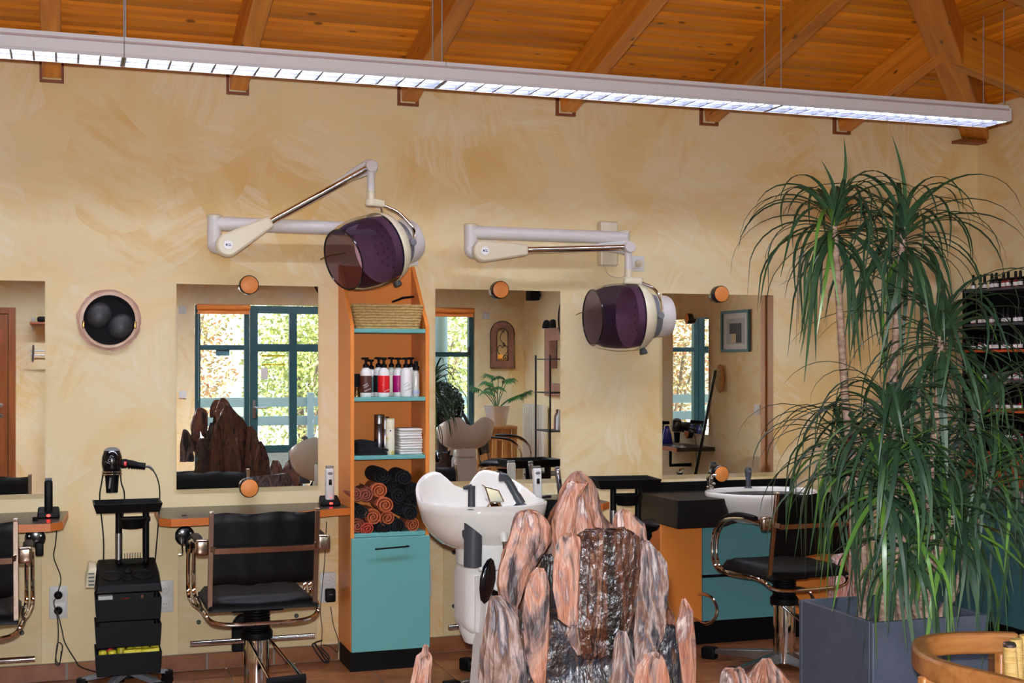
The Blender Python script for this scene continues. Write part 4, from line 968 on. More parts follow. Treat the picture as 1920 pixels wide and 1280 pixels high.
    return r
TR = Vector((.268, -.34, 0))
trolley('black salon trolley with drawers and a hair dryer on top', TR)
trolley('black salon trolley standing behind the rock fountain', (2.575, -.70, 0), rad(-8), False).scale = (1.05, 1.05, 1.085)
# things in the trolley
def comb(label, x, y, z):
    mb = thing('comb', label, 'comb', (x, y, z))
    MB().span((-.05, -.003, 0), (.05, .003, .012)).build('spine', 'black', mb)
    for i in range(9): MB().box((-.046 + .0115 * i, 0, .026), (.0028, .003, .03)).build('tooth', 'black', mb)
comb('black wide-toothed comb standing in the trolley deck', TR.x + .025, TR.y + .035, .588)
RT = random.Random(9)
for i, (x, y, a, st) in enumerate([(-.11, -.15, 0, 1), (-.07, -.155, .1, 1), (-.02, -.15, 1.57, 0), (.01, -.12, 0, 1), (.04, -.15, 0, 1), (.075, -.12, 0, 1), (.058, -.145, 1.5, 0), (.115, -.11, 0, 1), (-.03, -.1, 0, 1), (.045, -.09, 0, 1)]):
    names = ['leftmost at the front', 'second from the left', 'lying flat in front', 'upright near the centre', 'upright in front of centre', 'upright right of centre', 'lying flat at right', 'upright in the right corner', 'upright in the back row at left', 'upright in the back row at right']
    me = MB().lathe([(.017, 0), (.0185, .003), (.0185, .072), (.017, .075), (.015, .073), (.015, .002)], 14, close=False)
    o = me.build('hair_curler', 'yellow', None, (TR.x + x, TR.y + y + .016, .147 if st else .205), (0 if st else 1.57, 0, a)); tag(o, 'yellow hair curler %s in the bottom trolley drawer' % names[i], 'curler', 'yellow curlers in the trolley')
tag(MB().rbox((0, 0, .014), (.062, .05, .028), .003).build('paper_box', 'paper', None, (TR.x - .098, TR.y - .10, .435)), 'small white carton in the top trolley drawer', 'box')
tag(MB().rbox((0, 0, .0), (.05, .02, .018), .008).build('hair_clip', 'red_plastic', None, (TR.x - .018, TR.y - .12, .44), (0, 0, .5)), 'red hair clip in the top trolley drawer', 'hair clip', 'hair clips in the trolley')
tag(MB().rbox((0, 0, .0), (.05, .015, .012), .005).build('hair_clip', 'red_plastic', None, (TR.x - .07, TR.y - .05, .215), (0, -.5, .3)), 'red hair clip in the bottom trolley drawer', 'hair clip', 'hair clips in the trolley')
tag(MB().tube([(0, 0, 0), (.012, 0, .06)], .007, 8).build('hair_brush', 'copper', None, (TR.x + .05, TR.y - .12, .40)), 'small brown brush in the top trolley drawer', 'brush')
# hair dryer
def hairdryer(label, loc, rz=0):
    r = thing('hair_dryer', label, 'hair dryer', loc, rz)
    MB().lathe([(.026, -.095), (.03, -.03), (.034, -.005)], 20, sy=.7).build('nozzle', 'black', r)
    MB().lathe([(.036, .0), (.042, .008), (.047, .04), (.045, .07), (.036, .098), (.02, .112), (.001, .113)], 26).build('barrel', 'black_gloss', r)
    MB().lathe([(.037, .094), (.034, .103), (.02, .1125), (.001, .114)], 20).build('air_inlet', 'grey', r)
    h = MB().tube(bez([(.03, 0, .035), (.07, 0, .037), (.11, 0, .028), (.148, 0, .022)], 5), [.022] * 5 + [.018] * 5 + [.016] * 5 + [.0165], 12).build('handle', 'black', r)
    for i in range(6): MB().ball((.075 + .012 * i, 0, .017 - .001 * i), (.005, .012, .005), 8, 6).build('grip_ridge', 'black', h)
    MB().rbox((.058, -.021, .038), (.014, .006, .02), .002).build('switch', 'red_plastic', h)
    text('lettering', 'ion', .034, 'print_grey', r, (-.012, -.0475, .062), (rad(90), rad(-62), 0), .0012)
    MB().rbox((-.004, -.0218, -.05), (.008, .003, .05), .001).build('nozzle_print', 'print_grey', r, rot=(0, .12, 0))
    MB().tube(bez([(.148, 0, .022), (.165, 0, .02), (.182, .0, .005)], 5), .006, 8).build('cord_sleeve', 'steel', r)
    MB().tube(bez([(.182, 0, .005), (.2, -.01, -.03), (.212, -.01, -.09), (.208, -.02, -.2), (.197, -.03, -.33), (.19, -.02, -.42)], 6), .0032, 6).build('cord', 'cord', r)
    return r
hairdryer('black hair dryer standing nozzle-down in the trolley ring', TR + Vector((-.064, .075, 1.0)))

# ------------------------------------------------------------------ pedestal wash basin
def basin(label, loc, rz=0, base=True):
    r = thing('wash_basin', label, 'wash basin', loc, rz, 'white pedestal wash basins')
    n = 64; rings = []
    def rim(a):
        # far side (+y) carries two lobes with a neck dip between them
        x = .252 * math.copysign(abs(math.cos(a)) ** .86, math.cos(a)); y = .27 * math.copysign(abs(math.sin(a)) ** .9, math.sin(a))
        s = max(0, math.sin(a)); z = .953 + .115 * s ** 1.1 - .088 * math.exp(-((math.cos(a) + .0) / .22) ** 2) * (1 if math.sin(a) > 0 else 0)
        z -= .0
        if math.sin(a) > 0: y -= .05 * math.exp(-(math.cos(a) / .24) ** 2)
        return x, y, z
    V = []; lev = [(1.0, 0), (.985, -.035), (.93, -.085), (.83, -.125), (.68, -.158), (.48, -.18), (.26, -.19), (.08, -.19)]
    inn = [(.972, .004), (.945, -.005), (.9, -.03), (.84, -.07), (.72, -.11), (.5, -.135), (.2, -.145), (.05, -.146)]
    seq = []
    for f, dz in list(reversed(lev)):
        seq.append([(lambda q: (q[0] * f, q[1] * f, (q[2] + dz) * 1 if f > .9 else (.953 + (q[2] - .953) * max(0, (f - .3) / .7) + dz)))(rim(2 * PI * j / n)) for j in range(n)])
    for f, dz in inn:
        seq.append([(lambda q: (q[0] * f, q[1] * f, .953 + (q[2] - .953) * max(0, (f - .3) / .7) + dz))(rim(2 * PI * j / n)) for j in range(n)])
    V = [p for ring in seq for p in ring]; F_ = [(i*n+j, i*n+(j+1) % n, (i+1)*n+(j+1) % n, (i+1)*n+j) for i in range(len(seq)-1) for j in range(n)]
    F_ += [tuple(reversed(range(n))), tuple((len(seq)-1)*n+j for j in range(n))]
    MB().add(V, F_).build('bowl', 'ceramic', r, angle=80)
    # deck fittings along the near edge
    MB().span((-.2, -.262, .942), (.2, -.185, .950)).build('tap_deck', 'ceramic', r, bevel=.004) if False else None
    z = .948; FXT = (-.065, 0, 0)
    ch_ = MB().lathe([(.034, 0), (.028, .008), (.022, .02), (.024, .03)], 18, Matrix.Translation((.036, -.215, z))); ch_.build('spout_base', 'chrome', r, FXT)
    MB().add([(.006, -.24, z + .022), (.066, -.25, z + .022), (.066, -.19, z + .03), (.006, -.19, z + .03), (-.012, -.23, z + .086), (.042, -.245, z + .07), (.066, -.165, z + .066), (.006, -.15, z + .086)], [(0, 3, 2, 1), (4, 5, 6, 7), (0, 1, 5, 4), (1, 2, 6, 5), (2, 3, 7, 6), (3, 0, 4, 7)]).build('spout', 'chrome', r, FXT, bevel=.005)
    MB().lathe([(.026, 0), (.018, .006), (.014, .01), (.0135, .075), (.015, .088), (.001, .09)], 16).build('lever', 'grey_dark', r, (-.125, -.22, z - .002))
    MB().tube([(-.06, -.22, z + .082), (-.085, -.2, z + .078)], [.012, .006], 8).build('lever_tip', 'grey_dark', r, FXT)
    MB().lathe([(.03, 0), (.02, .008), (.016, .012)], 16).build('shower_seat', 'grey_dark', r, (.085, -.20, z))
    MB().tube(bez([(.16, -.2, z + .008), (.14, -.19, z + .045), (.105, -.18, z + .105), (.078, -.175, z + .112)], 5), [.017] * 5 + [.015] * 6 + [.017] * 4 + [.018], 12).build('hand_shower', 'grey_dark', r, (-.07, 0, 0))
    # black holder tube and cover plate on the near side
    hb_ = MB(); hn = 24
    hb_.add([(.0345 * math.cos(2*PI*q/hn), .0345 * math.sin(2*PI*q/hn), 0) for q in range(hn)] + [(.0345 * math.cos(2*PI*q/hn), .0345 * math.sin(2*PI*q/hn), .165 - .055 * (1 + math.cos(2*PI*q/hn)) / 2) for q in range(hn)], [tuple(reversed(range(hn))), tuple(range(hn, 2*hn))] + [(q, (q+1) % hn, hn + (q+1) % hn, hn + q) for q in range(hn)]).build('tool_holder', 'grey_dark', r, (-.128, -.24, .735), (.04, 0, 0))
    MB().lathe([(.001, 0), (.041, .0), (.043, .006), (.04, .01)], 22).build('holder_boss', 'grey_dark', r, (-.115, -.2, .85), (PI/2 - .3, 0, 0))
    out = [(.052 * math.cos(t_), .07 + .045 * math.sin(t_)) for t_ in [PI * i / 12 for i in range(13)]] + [(-.075, -.045), (-.085, -.1), (.085, -.1), (.075, -.045)]
    MB().prism(list(reversed(out))[::-1], 0, .02, Matrix.Translation((-.003, -.165, .80)) @ Matrix.Rotation(PI / 2 - .25, 4, 'X')).build('hose_cover', 'white', r, bevel=.006)
    MB().tube(bez([(.062, -.205, .865), (.064, -.232, .85), (.066, -.238, .82)], 4), .016, 12).build('hose_socket', 'white', r, FXT)
    MB().tube(bez([(.066, -.238, .82), (.07, -.24, .78), (.088, -.23, .73), (.115, -.2, .68), (.12, -.12, .62), (.05, -.05, .55)], 6), .0085, 8).build('hose', 'grey_dark', r, FXT)
    MB().tube([(.066, -.238, .822), (.069, -.24, .79)], .0095, 10).build('hose_collar', 'chrome', r, FXT)
    # pedestal
    MB().lathe([(.085, .70), (.10, .71), (.10, .775), (.085, .80)], 28, sy=1.05).build('neck', 'white', r)
    MB().rbox((0, -.02, .58), (.2, .2, .28), .05).build('pedestal', 'white', r)
    MB().rbox((-.035, -.118, .565), (.075, .01, .22), .004).build('service_door', 'arm_white', r)
    MB().lathe([(.03, .38), (.075, .40), (.095, .45), (.098, .5)], 28, Matrix.Translation((0, -.02, 0))).build('pedestal_foot', 'white', r)
    if base:
        MB().add([(-.095, -.2, 0), (.05, -.2, 0), (.05, -.06, 0), (-.095, -.06, 0), (-.045, -.19, .62), (.07, -.19, .62), (.07, -.06, .62), (-.045, -.06, .62)], [(0, 3, 2, 1), (4, 5, 6, 7), (0, 1, 5, 4), (1, 2, 6, 5), (2, 3, 7, 6), (3, 0, 4, 7)]).build('floor_post', 'white', r, bevel=.012)
        MB().rbox((0, -.1, .02), (.3, .3, .04), .015).build('floor_plate', 'white', r)
        MB().tube([(.02, -.18, .60), (-.05, -.225, .63)], .012, 10).build('pad_stem', 'black', r)
        prof = [(.001, -.085), (.024, -.07), (.038, -.03), (.042, .01), (.034, .055), (.018, .082), (.001, .09)]
        MB().lathe(prof, 24, Matrix.Translation((-.068, -.24, .672)) @ Matrix.Rotation(.15, 4, 'Y') @ Matrix.Rotation(.5, 4, 'Z'), sy=.45).build('arm_pad', 'black_gloss', r)
    return r
basin('white pedestal wash basin between the orange tower and rock fountain', (1.565, -1.60, 0), rad(4))
basin('white pedestal wash basin seen from behind in the middle mirror', (3.26, -4.3, 0), PI * .02)

# ------------------------------------------------------------------ counter with washing cabinet under the right mirror
cb = thing('wash_cabinet', 'orange and teal wash cabinet with thick black worktop', 'cabinet', (3.45, 0, 0)); ox = 3.45
MB().span((2.965 - ox, -.28, .13), (4.0 - ox, -.005, .655)).build('carcass', 'orange_edge', cb, smooth=False)
fy = -.30
for nm, a, b_, z0, z1, m in (('panel', 2.965, 3.205, .13, .655, 'orange'), ('drawer_front', 3.21, 3.735, .375, .655, 'teal_dark'), ('drawer_front', 3.21, 3.735, .13, .36, 'teal_dark'), ('panel', 3.74, 4.0, .13, .655, 'orange')):
    MB().span((a - ox, fy, z0), (b_ - ox, -.281, z1)).build(nm, m, cb, bevel=.002)
MB().span((3.21 - ox, -.295, .36), (3.735 - ox, -.27, .375)).build('grip_groove', 'black', cb, smooth=False)
MB().span((2.99 - ox, -.26, 0), (3.98 - ox, -.005, .13)).build('plinth', 'black', cb, smooth=False)
MB().span((3.21 - ox, -.29, .655), (3.9 - ox, -.27, .665)).build('metal_rail', 'steel', cb, smooth=False)
wt = [(2.962, 0), (2.962, -.5)] + [(3.22, -.5), (3.27, -.47), (3.31, -.42)] + [(3.4, -.36), (3.52, -.34), (3.64, -.36), (3.73, -.42), (3.77, -.47), (3.82, -.5)] + [(3.95, -.5), (3.95, 0)]
MB().prism([(x - ox, y) for x, y in wt], .655, .80).build('worktop', 'laminate_black', cb, bevel=.003)
MB().span((2.962 - ox, -.02, .80), (3.93 - ox, -.002, .848)).build('upstand', 'black', cb, bevel=.002)
# semi-recessed basin with tap
n = 56; V = []; seq = []
def rimc(a): return .315 * math.copysign(abs(math.cos(a)) ** .9, math.cos(a)), .24 * math.sin(a) * (1.12 if math.sin(a) < 0 else .9)
for f, z in ((.15, -.15), (.45, -.145), (.68, -.12), (.84, -.08), (.95, -.03), (1, .006), (1.0, .018), (.985, .024), (.955, .024), (.93, .015), (.9, -.02), (.82, -.06), (.65, -.09), (.4, -.11), (.1, -.115)):
    seq.append([(rimc(2*PI*j/n)[0] * f, rimc(2*PI*j/n)[1] * f, z) for j in range(n)])
V = [p for s_ in seq for p in s_]; F_ = [(i*n+j, i*n+(j+1) % n, (i+1)*n+(j+1) % n, (i+1)*n+j) for i in range(len(seq)-1) for j in range(n)] + [tuple(reversed(range(n))), tuple((len(seq)-1)*n+j for j in range(n))]
cbs = thing('counter_basin', 'white oval basin set into the black worktop', 'wash basin', (3.52, -.37, .80))
MB().add(V, F_).build('bowl', 'ceramic', cbs, angle=80)
tp = thing('basin_tap', 'small chrome mixer tap left on the oval basin', 'tap', tuple(P(1331, 914, -.2))); tp.location.z = .822
MB().lathe([(.022, 0), (.022, .012), (.018, .016), (.018, .05), (.021, .056), (.02, .066), (.001, .07)], 18).build('tap_body', 'chrome', tp)
MB().tube([(0, 0, .058), (.012, -.01, .075), (.03, -.018, .078)], [.011, .009, .006], 8).build('tap_lever', 'chrome', tp); MB().tube([(.0, -.01, .035), (.0, -.045, .03)], .011, 10).build('spout', 'chrome', tp)
hs = thing('hand_shower', 'dark grey hand shower standing on the oval basin', 'shower', (PX(1403, -.22), -.22, .822))
MB().lathe([(.024, 0), (.02, .006), (.014, .01), (.014, .05), (.02, .085), (.021, .10), (.014, .112), (.001, .114)], 18, sy=.8).build('shower_body', 'grey_dark', hs)
MB().lathe([(.009, 0), (.009, .003), (.001, .004)], 12, RX90, sy=.7).build('shower_mark', 'steel', hs, (0, -.016, .092))
# chrome towel hooks on the cabinet
for lb, px, py in (('curved chrome tube rail on the orange left panel', 1313, 1115), ('curved chrome tube rail on the orange right panel', 1492, 1103)):
    p = P(px, py, -.32); o = tag(MB().tube(bez([(0, .015, 0), (0, -.06, .012), (.012, -.12, 0), (.02, -.15, -.05), (.005, -.15, -.10), (-.02, -.10, -.135), (-.03, .015, -.125)], 6), .0085, 8).build('cabinet_rail', 'chrome_warm', None, p), lb, 'rail', 'chrome rails on the wash cabinet')
nb = thing('neck_brush', 'black round neck brush hanging beside the wash cabinet', 'brush', tuple(P(1217, 985, -.55)))
MB().lathe([(.02, -.09), (.032, -.05), (.024, -.03), (.05, -.01), (.056, .012), (.05, .018), (.001, .006)], 22, sy=.8).build('brush_head', 'black', nb, rot=(.25, .2, 0))
for i in range(16): MB().tube([(-.05 + .0065 * i, .03, .012), (-.052 + .0066 * i, .034, .03)], .0016, 5).build('bristle', 'black', nb)
MB().cyl((-.03, .02, -.06), (-.05, .15, -.05), .006, 8).build('hook_arm', 'black', nb)

# ------------------------------------------------------------------ rock fountain
FX, FY = 1.137, -3.73
ft_ = thing('rock_fountain', 'indoor fountain of upright pink and dark wet rocks', 'fountain', (FX, FY, 0))
zz_ = lambda zx, zy: (860 + zx * .328, 860 + zy * .328)
def rock(name, sl, y, m, depth=.55, seed=1, jag=.13, parent=ft_, zoom=True, seg=44, facets=8, sub=5):
    """rock from horizontal slices (photo y, left x, right x) at its own distance y; elliptical, faceted, noisy"""
    pts = []
    for q in sl:
        a, b_ = (zz_(q[1], q[0]), zz_(q[2], q[0])) if zoom else ((q[1], q[0]), (q[2], q[0]))
        A_, B_ = P(a[0], a[1], y), P(b_[0], b_[1], y); pts.append(((A_.x + B_.x) / 2, abs(B_.x - A_.x) / 2, A_.z))
    # refine along the height
    fine = []
    for i in range(len(pts) - 1):
        for k in range(sub): fine.append(tuple(pts[i][j] + (pts[i+1][j] - pts[i][j]) * k / sub for j in range(3)))
    fine.append(pts[-1]); V = []; rg = random.Random(seed)
    cut = [(rg.uniform(0, 2 * PI), rg.uniform(.74, .95)) for _ in range(facets)]
    wmax = max(p[1] for p in pts); tw = rg.uniform(-2, 2)
    for (cx, hw_, z) in fine:
        dw = max(hw_ * depth, min(wmax * depth, hw_ * 1.2) * .8)
        for j in range(seg):
            a = 2 * PI * j / seg; ux, uy = math.cos(a), math.sin(a)
            ux, uy = math.copysign(abs(ux) ** .75, ux), math.copysign(abs(uy) ** .75, uy); f = 1.0
            for ca_, cr in cut:
                d = ux * math.cos(ca_ + z * tw) + uy * math.sin(ca_ + z * tw)
                if d > cr and abs(math.cos(ca_)) < .9: f = min(f, cr / d)
            # vertical splintery ridges, horizontal breaks, small chips
            rid = abs(noise.noise(Vector((ux * 6 + seed * 3.1, uy * 6, z * 1.5)))) * 2.2 - .5
            brk = noise.noise(Vector((ux * 1.5 - seed, uy * 1.5, z * 16))); brk = math.copysign(abs(brk) ** .6, brk)
            nz = rid * jag * 1.1 + brk * jag * .8 + noise.noise(Vector((ux * 14 + seed, uy * 14, z * 40))) * jag * .6
            f = f + nz * (.95 if abs(ux) < .92 else .75)
            V.append((cx - FX + ux * hw_ * f, uy * dw * f + (y - FY), z + noise.noise(Vector((ux * 3 + seed, uy * 3, z * 9))) * .014))
    n_ = len(fine); F2 = [(i*seg+(j+1) % seg, i*seg+j, (i+1)*seg+j, (i+1)*seg+(j+1) % seg) for i in range(n_-1) for j in range(seg)]
    V.append((fine[0][0] - FX, y - FY, fine[0][2] + .006)); V.append((fine[-1][0] - FX, y - FY, fine[-1][2] - .004)); t0, b0 = len(V) - 2, len(V) - 1
    F2 += [(t0, j, (j + 1) % seg) for j in range(seg)] + [(b0, (n_-1)*seg+(j+1) % seg, (n_-1)*seg+j) for j in range(seg)]
    return MB().add(V, F2).build(name, m, parent, angle=24)
rock('rock', [(86, 650, 712), (100, 636, 735), (125, 615, 757), (200, 572, 790), (280, 542, 812), (350, 526, 842), (430, 530, 872), (500, 540, 860), (700, 540, 860), (900, 560, 850), (1400, 560, 880)], -3.70, 'rock_pink', .62, 1)
rock('rock', [(140, 620, 745), (215, 590, 690), (300, 555, 680), (400, 545, 660), (470, 552, 640)], -3.79, 'rock_pink', .45, 21)
rock('rock', [(303, 355, 435), (316, 335, 480), (340, 322, 510), (400, 300, 540), (480, 276, 537), (560, 250, 495), (640, 226, 450), (720, 220, 405), (780, 235, 375), (850, 262, 345), (930, 285, 340)], -3.80, 'rock_pink', .45, 2)
rock('rock', [(640, 440, 488), (665, 405, 503), (720, 380, 516), (800, 364, 520), (900, 355, 520), (1000, 363, 517), (1100, 378, 512), (1200, 405, 505), (1290, 440, 492)], -3.92, 'rock_pink', .42, 3)
rock('rock', [(446, 600, 665), (462, 556, 695), (500, 540, 702), (560, 530, 700), (640, 525, 702), (740, 524, 696), (840, 540, 692), (915, 556, 686), (945, 610, 676)], -3.93, 'rock_pink', .42, 4, .13)
rock('wet_slab', [(420, 690, 985), (440, 665, 1010), (480, 680, 1020), (560, 690, 1020), (700, 690, 1010), (800, 690, 1000), (880, 680, 985), (980, 670, 975), (1070, 690, 950), (1130, 720, 900)], -3.86, 'rock_wet', .34, 5, .13)
rock('rock', [(303, 922, 958), (320, 903, 985), (350, 888, 1015), (390, 880, 1060), (450, 888, 1072), (500, 930, 1078), (540, 980, 1060)], -3.82, 'rock_pink', .5, 6)
rock('rock', [(480, 1035, 1085), (510, 1026, 1110), (550, 1018, 1150), (600, 1010, 1180), (700, 996, 1188), (800, 994, 1182), (900, 994, 1176), (1000, 990, 1162), (1080, 1000, 1130), (1150, 1000, 1070), (1200, 1000, 1040)], -3.86, 'rock_grey', .45, 7)
rock('rock', [(818, 1278, 1296), (850, 1268, 1318), (890, 1254, 1342), (950, 1238, 1346), (1050, 1250, 1357), (1150, 1262, 1362), (1280, 1275, 1360), (1420, 1270, 1365)], -3.84, 'rock_pink', .45, 8)
rock('rock', [(1120, 1122, 1148), (1140, 1060, 1170), (1180, 1030, 1182), (1240, 1018, 1192), (1300, 1010, 1198), (1450, 1000, 1200)], -4.0, 'rock_pink', .45, 9)
rock('rock', [(798, 185, 238), (820, 170, 262), (870, 160, 300), (940, 148, 332), (1050, 126, 352), (1150, 112, 372), (1280, 104, 384), (1450, 100, 390)], -3.90, 'rock_grey', .5, 10, .13)
rock('rock', [(960, 1150, 1235), (1000, 1140, 1262), (1100, 1120, 1290), (1200, 1120, 1300), (1400, 1100, 1310)], -3.80, 'rock_dark', .5, 11, .13)
rock('rock', [(880, 330, 700), (930, 300, 1000), (1000, 290, 1060), (1080, 270, 1120), (1160, 262, 1190), (1260, 250, 1250), (1460, 200, 1300), (1700, 180, 1340)], -3.75, 'rock_dark', .5, 12, .13, seg=40)
rock('rock', [(560, 480, 540), (600, 470, 560), (700, 440, 560), (850, 420, 620), (950, 420, 700), (1050, 420, 720)], -3.72, 'rock_dark', .6, 13, .13)
rock('rock', [(1000, 905, 960), (1060, 890, 990), (1160, 880, 1010), (1280, 860, 1020)], -3.95, 'rock_grey', .5, 14, .13)
rock('rock', [(950, 620, 660), (990, 610, 690), (1060, 640, 700), (1110, 680, 700)], -3.93, 'rock_grey', .5, 15, .13)
# rocks on the far side (seen in the mirror)
rock('rock', [(200, 590, 700), (300, 540, 780), (420, 480, 880), (560, 430, 960), (700, 400, 1000), (900, 370, 1030), (1200, 350, 1060), (1700, 340, 1080)], -3.60, 'rock_brown', .36, 16, .13)
rock('rock', [(520, 880, 940), (600, 860, 1010), (800, 840, 1060), (1100, 830, 1090), (1700, 820, 1120)], -3.52, 'rock_brown', .4, 17, .13)
rock('rock', [(480, 380, 440), (560, 340, 480), (760, 300, 500), (1000, 290, 520), (1700, 280, 560)], -3.54, 'rock_brown', .45, 18, .13)
rock('rock', [(800, 1100, 1180), (900, 1080, 1240), (1100, 1060, 1290), (1700, 1060, 1330)], -3.58, 'rock_brown', .5, 19, .13)
# low stone basin that carries them, with the loose rocks around its rim
MB().lathe([(.50, .0), (.54, .03), (.54, .62), (.52, .66), (.47, .66), (.45, .60), (.001, .60)], 40, sy=.75).build('stone_trough', 'rock_grey', ft_)
MB().lathe([(.001, 0), (.452, 0), (.452, .004)], 40, Matrix.Translation((0, 0, .62)), sy=.75).build('water', 'rock_dark', ft_)
rock('rock', [(1213, 793, 804), (1225, 791, 805), (1233, 780, 812), (1250, 776, 812), (1280, 768, 812), (1330, 760, 815), (1420, 750, 820)], -3.80, 'rock_pink', .6, 20, .13, zoom=False)
rock('rock', [(1258, 1362, 1392), (1266, 1357, 1402), (1285, 1352, 1412), (1330, 1345, 1420), (1400, 1340, 1430)], -3.72, 'rock_pink', .7, 22, .13, zoom=False)
rock('rock', [(1239, 1430, 1447), (1248, 1422, 1452), (1262, 1412, 1465), (1285, 1400, 1484), (1340, 1390, 1490), (1410, 1385, 1495)], -3.68, 'rock_pink', .7, 23, .13, zoom=False)

# ------------------------------------------------------------------ planter with dracaena
pl = thing('planter_box', 'square slate blue planter with the tall dracaena', 'planter', (2.314, -3.263, 0)); hwp = .1938; wt_ = .017
for nm, a, b_ in (('wall', (-hwp, -hwp), (hwp, -hwp + wt_)), ('wall', (-hwp, hwp - wt_), (hwp, hwp)), ('wall', (-hwp, -hwp + wt_), (-hwp + wt_, hwp - wt_)), ('wall', (hwp - wt_, -hwp + wt_), (hwp, hwp - wt_))):
    MB().span((*a, 0), (*b_, .776)).build('planter_side', 'planter', pl, bevel=.003)
mb = MB(); nn_ = 16; V = []
for j in range(nn_ + 1):
    for i in range(nn_ + 1): V.append((-.177 + .354 * i / nn_, -.177 + .354 * j / nn_, .705 + .02 * noise.noise(Vector((i * .5, j * .5, 2)))))
mb.add(V, [(j*(nn_+1)+i, j*(nn_+1)+i+1, (j+1)*(nn_+1)+i+1, (j+1)*(nn_+1)+i) for j in range(nn_) for i in range(nn_)]).build('granulate', 'soil', pl)
MB().span((-.177, -.177, .02), (.177, .177, .05)).build('planter_floor', 'planter', pl, smooth=False)
dp = thing('dracaena', 'tall dracaena with several cane stems and drooping narrow leaves', 'plant', (2.314, -3.263, .705)); O = Vector((2.314, -3.263, .705)); KP = .76
heads = [  # crown pixel, depth, root offset, leaf length, count
    (1563, 402, -2.20, (-.08, .06), .48, 58), (1694, 424, -2.25, (.0, .05), .52, 62), (1765, 612, -2.35, (.12, -.06), .58, 60), (1672, 782, -2.42, (.02, -.1), .56, 66),
    (1582, 822, -2.12, (-.12, .0), .46, 48), (1792, 945, -2.38, (.16, .06), .56, 62), (1655, 880, -2.5, (-.03, -.14), .5, 50), (1840, 760, -2.15, (.18, .12), .56, 56), (1700, 1000, -2.52, (.07, -.16), .42, 36), (1860, 880, -2.3, (.2, .0), .5, 40), (1740, 850, -2.2, (.1, .12), .48, 36)]
def leaf_mesh(L, el, wd, m, seed):
    rg = random.Random(seed); n = 11; ang = el; x = z = 0; V = []; F_ = []; drop = rg.uniform(.12, .22) * (.40 / L)
    for i in range(n + 1):
        t_ = i / n; w_ = wd * (min(1, .35 + t_ * 5) * (1 - t_ ** 2.2)) + .0006
        V += [(x, -w_, z + w_ * .35), (x, 0, z), (x, w_, z + w_ * .35)]
        x += math.cos(ang) * L / n; z += math.sin(ang) * L / n; ang -= drop * (1 + 1.1 * t_) * (1 if ang > -1.5 else .05)
        if ang < -1.54: ang = -1.54
    for i in range(n): F_ += [(3*i, 3*i+3, 3*i+4, 3*i+1), (3*i+1, 3*i+4, 3*i+5, 3*i+2)]
    me = MB().add(V, F_).mesh('leaf', m, True, 80); return me
variants = {}
rl = random.Random(11); bulk = {'leaf': MB(), 'leaf_light': MB()}; count = 0
total = sum(h_[5] for h_ in heads)
for hi, (px, py, y, root, L, cnt) in enumerate(heads):
    c = P(px, py, CAMY + (y - CAMY) * KP); L = L * KP
    rp = Vector((root[0], root[1], 0)) * KP; cl = c - O
    mid = rp.lerp(cl, .5) + Vector((rl.uniform(-.03, .03), rl.uniform(-.03, .03), 0))
    cv = bez([rp, rp.lerp(mid, .5) + Vector((rl.uniform(-.02, .02), 0, 0)), mid, mid.lerp(cl, .5) + Vector((rl.uniform(-.02, .02), 0, 0)), cl], 9)
    MB().tube(cv, [.0145 - .006 * i / (len(cv) - 1) + .0012 * (i % 2) for i in range(len(cv))], 10).build('cane', 'trunk', dp)
    cnt = int(cnt * 1.3)
    for k in range(cnt):
        f = k / cnt; el = 1.35 - 2.0 * f + rl.uniform(-.18, .18); az = k * 2.39996 + rl.uniform(-.2, .2)
        LL = L * (1.0 + .15 * rl.random()) * (.8 if f < .12 else 1); mname = 'leaf_light' if (py > 850 and rl.random() < .2) or rl.random() < .05 else 'leaf'
        key = (round(el * 5) / 5, round(LL * 16) / 16, mname)
        if key not in variants: variants[key] = leaf_mesh(key[1], key[0], .0070, mname, len(variants))
        base = cl - Vector((0, 0, .085 * f)); M = Matrix.Translation(base) @ Matrix.Rotation(az, 4, 'Z') @ Matrix.Rotation(rl.uniform(-.25, .25), 4, 'X') @ Matrix.Scale(rl.uniform(.85, 1.12), 4)
        if count < 300 and (k % 3 != 2):
            o = link('leaf', variants[key], dp); o.matrix_local = M; count += 1
        else:
            me = variants[key]; bulk[mname].add([v.co.copy() for v in me.vertices], [tuple(p_.vertices) for p_ in me.polygons], M)
for (px, py, y, tx, ty) in ((1563, 402, -2.20, 1582, 258), (1694, 424, -2.25, 1672, 252), (1563, 402, -2.20, 1540, 300)):      # young upright leaves
    yy_ = CAMY + (y - CAMY) * KP; a_, b2 = P(px, py, yy_) - O, P(tx, ty, yy_ - .03) - O; V = []; nn3 = 8; dv = b2 - a_
    for i in range(nn3 + 1):
        t_ = i / nn3; c_ = a_ + dv * t_ + Vector((.02 * math.sin(PI * t_), 0, 0)); w_ = .0075 * min(1, .4 + 4 * t_) * (1 - t_ ** 2.5) + .0004
        V += [c_ + Vector((-w_, -.3 * w_, 0)), c_, c_ + Vector((w_, -.3 * w_, 0))]
    MB().add(V, [q for i in range(nn3) for q in ((3*i, 3*i+1, 3*i+4, 3*i+3), (3*i+1, 3*i+2, 3*i+5, 3*i+4))]).build('leaf', 'leaf', dp, angle=80)
for m_, b_ in bulk.items(): tag(b_.build('foliage', m_, dp, angle=80), kind='stuff')

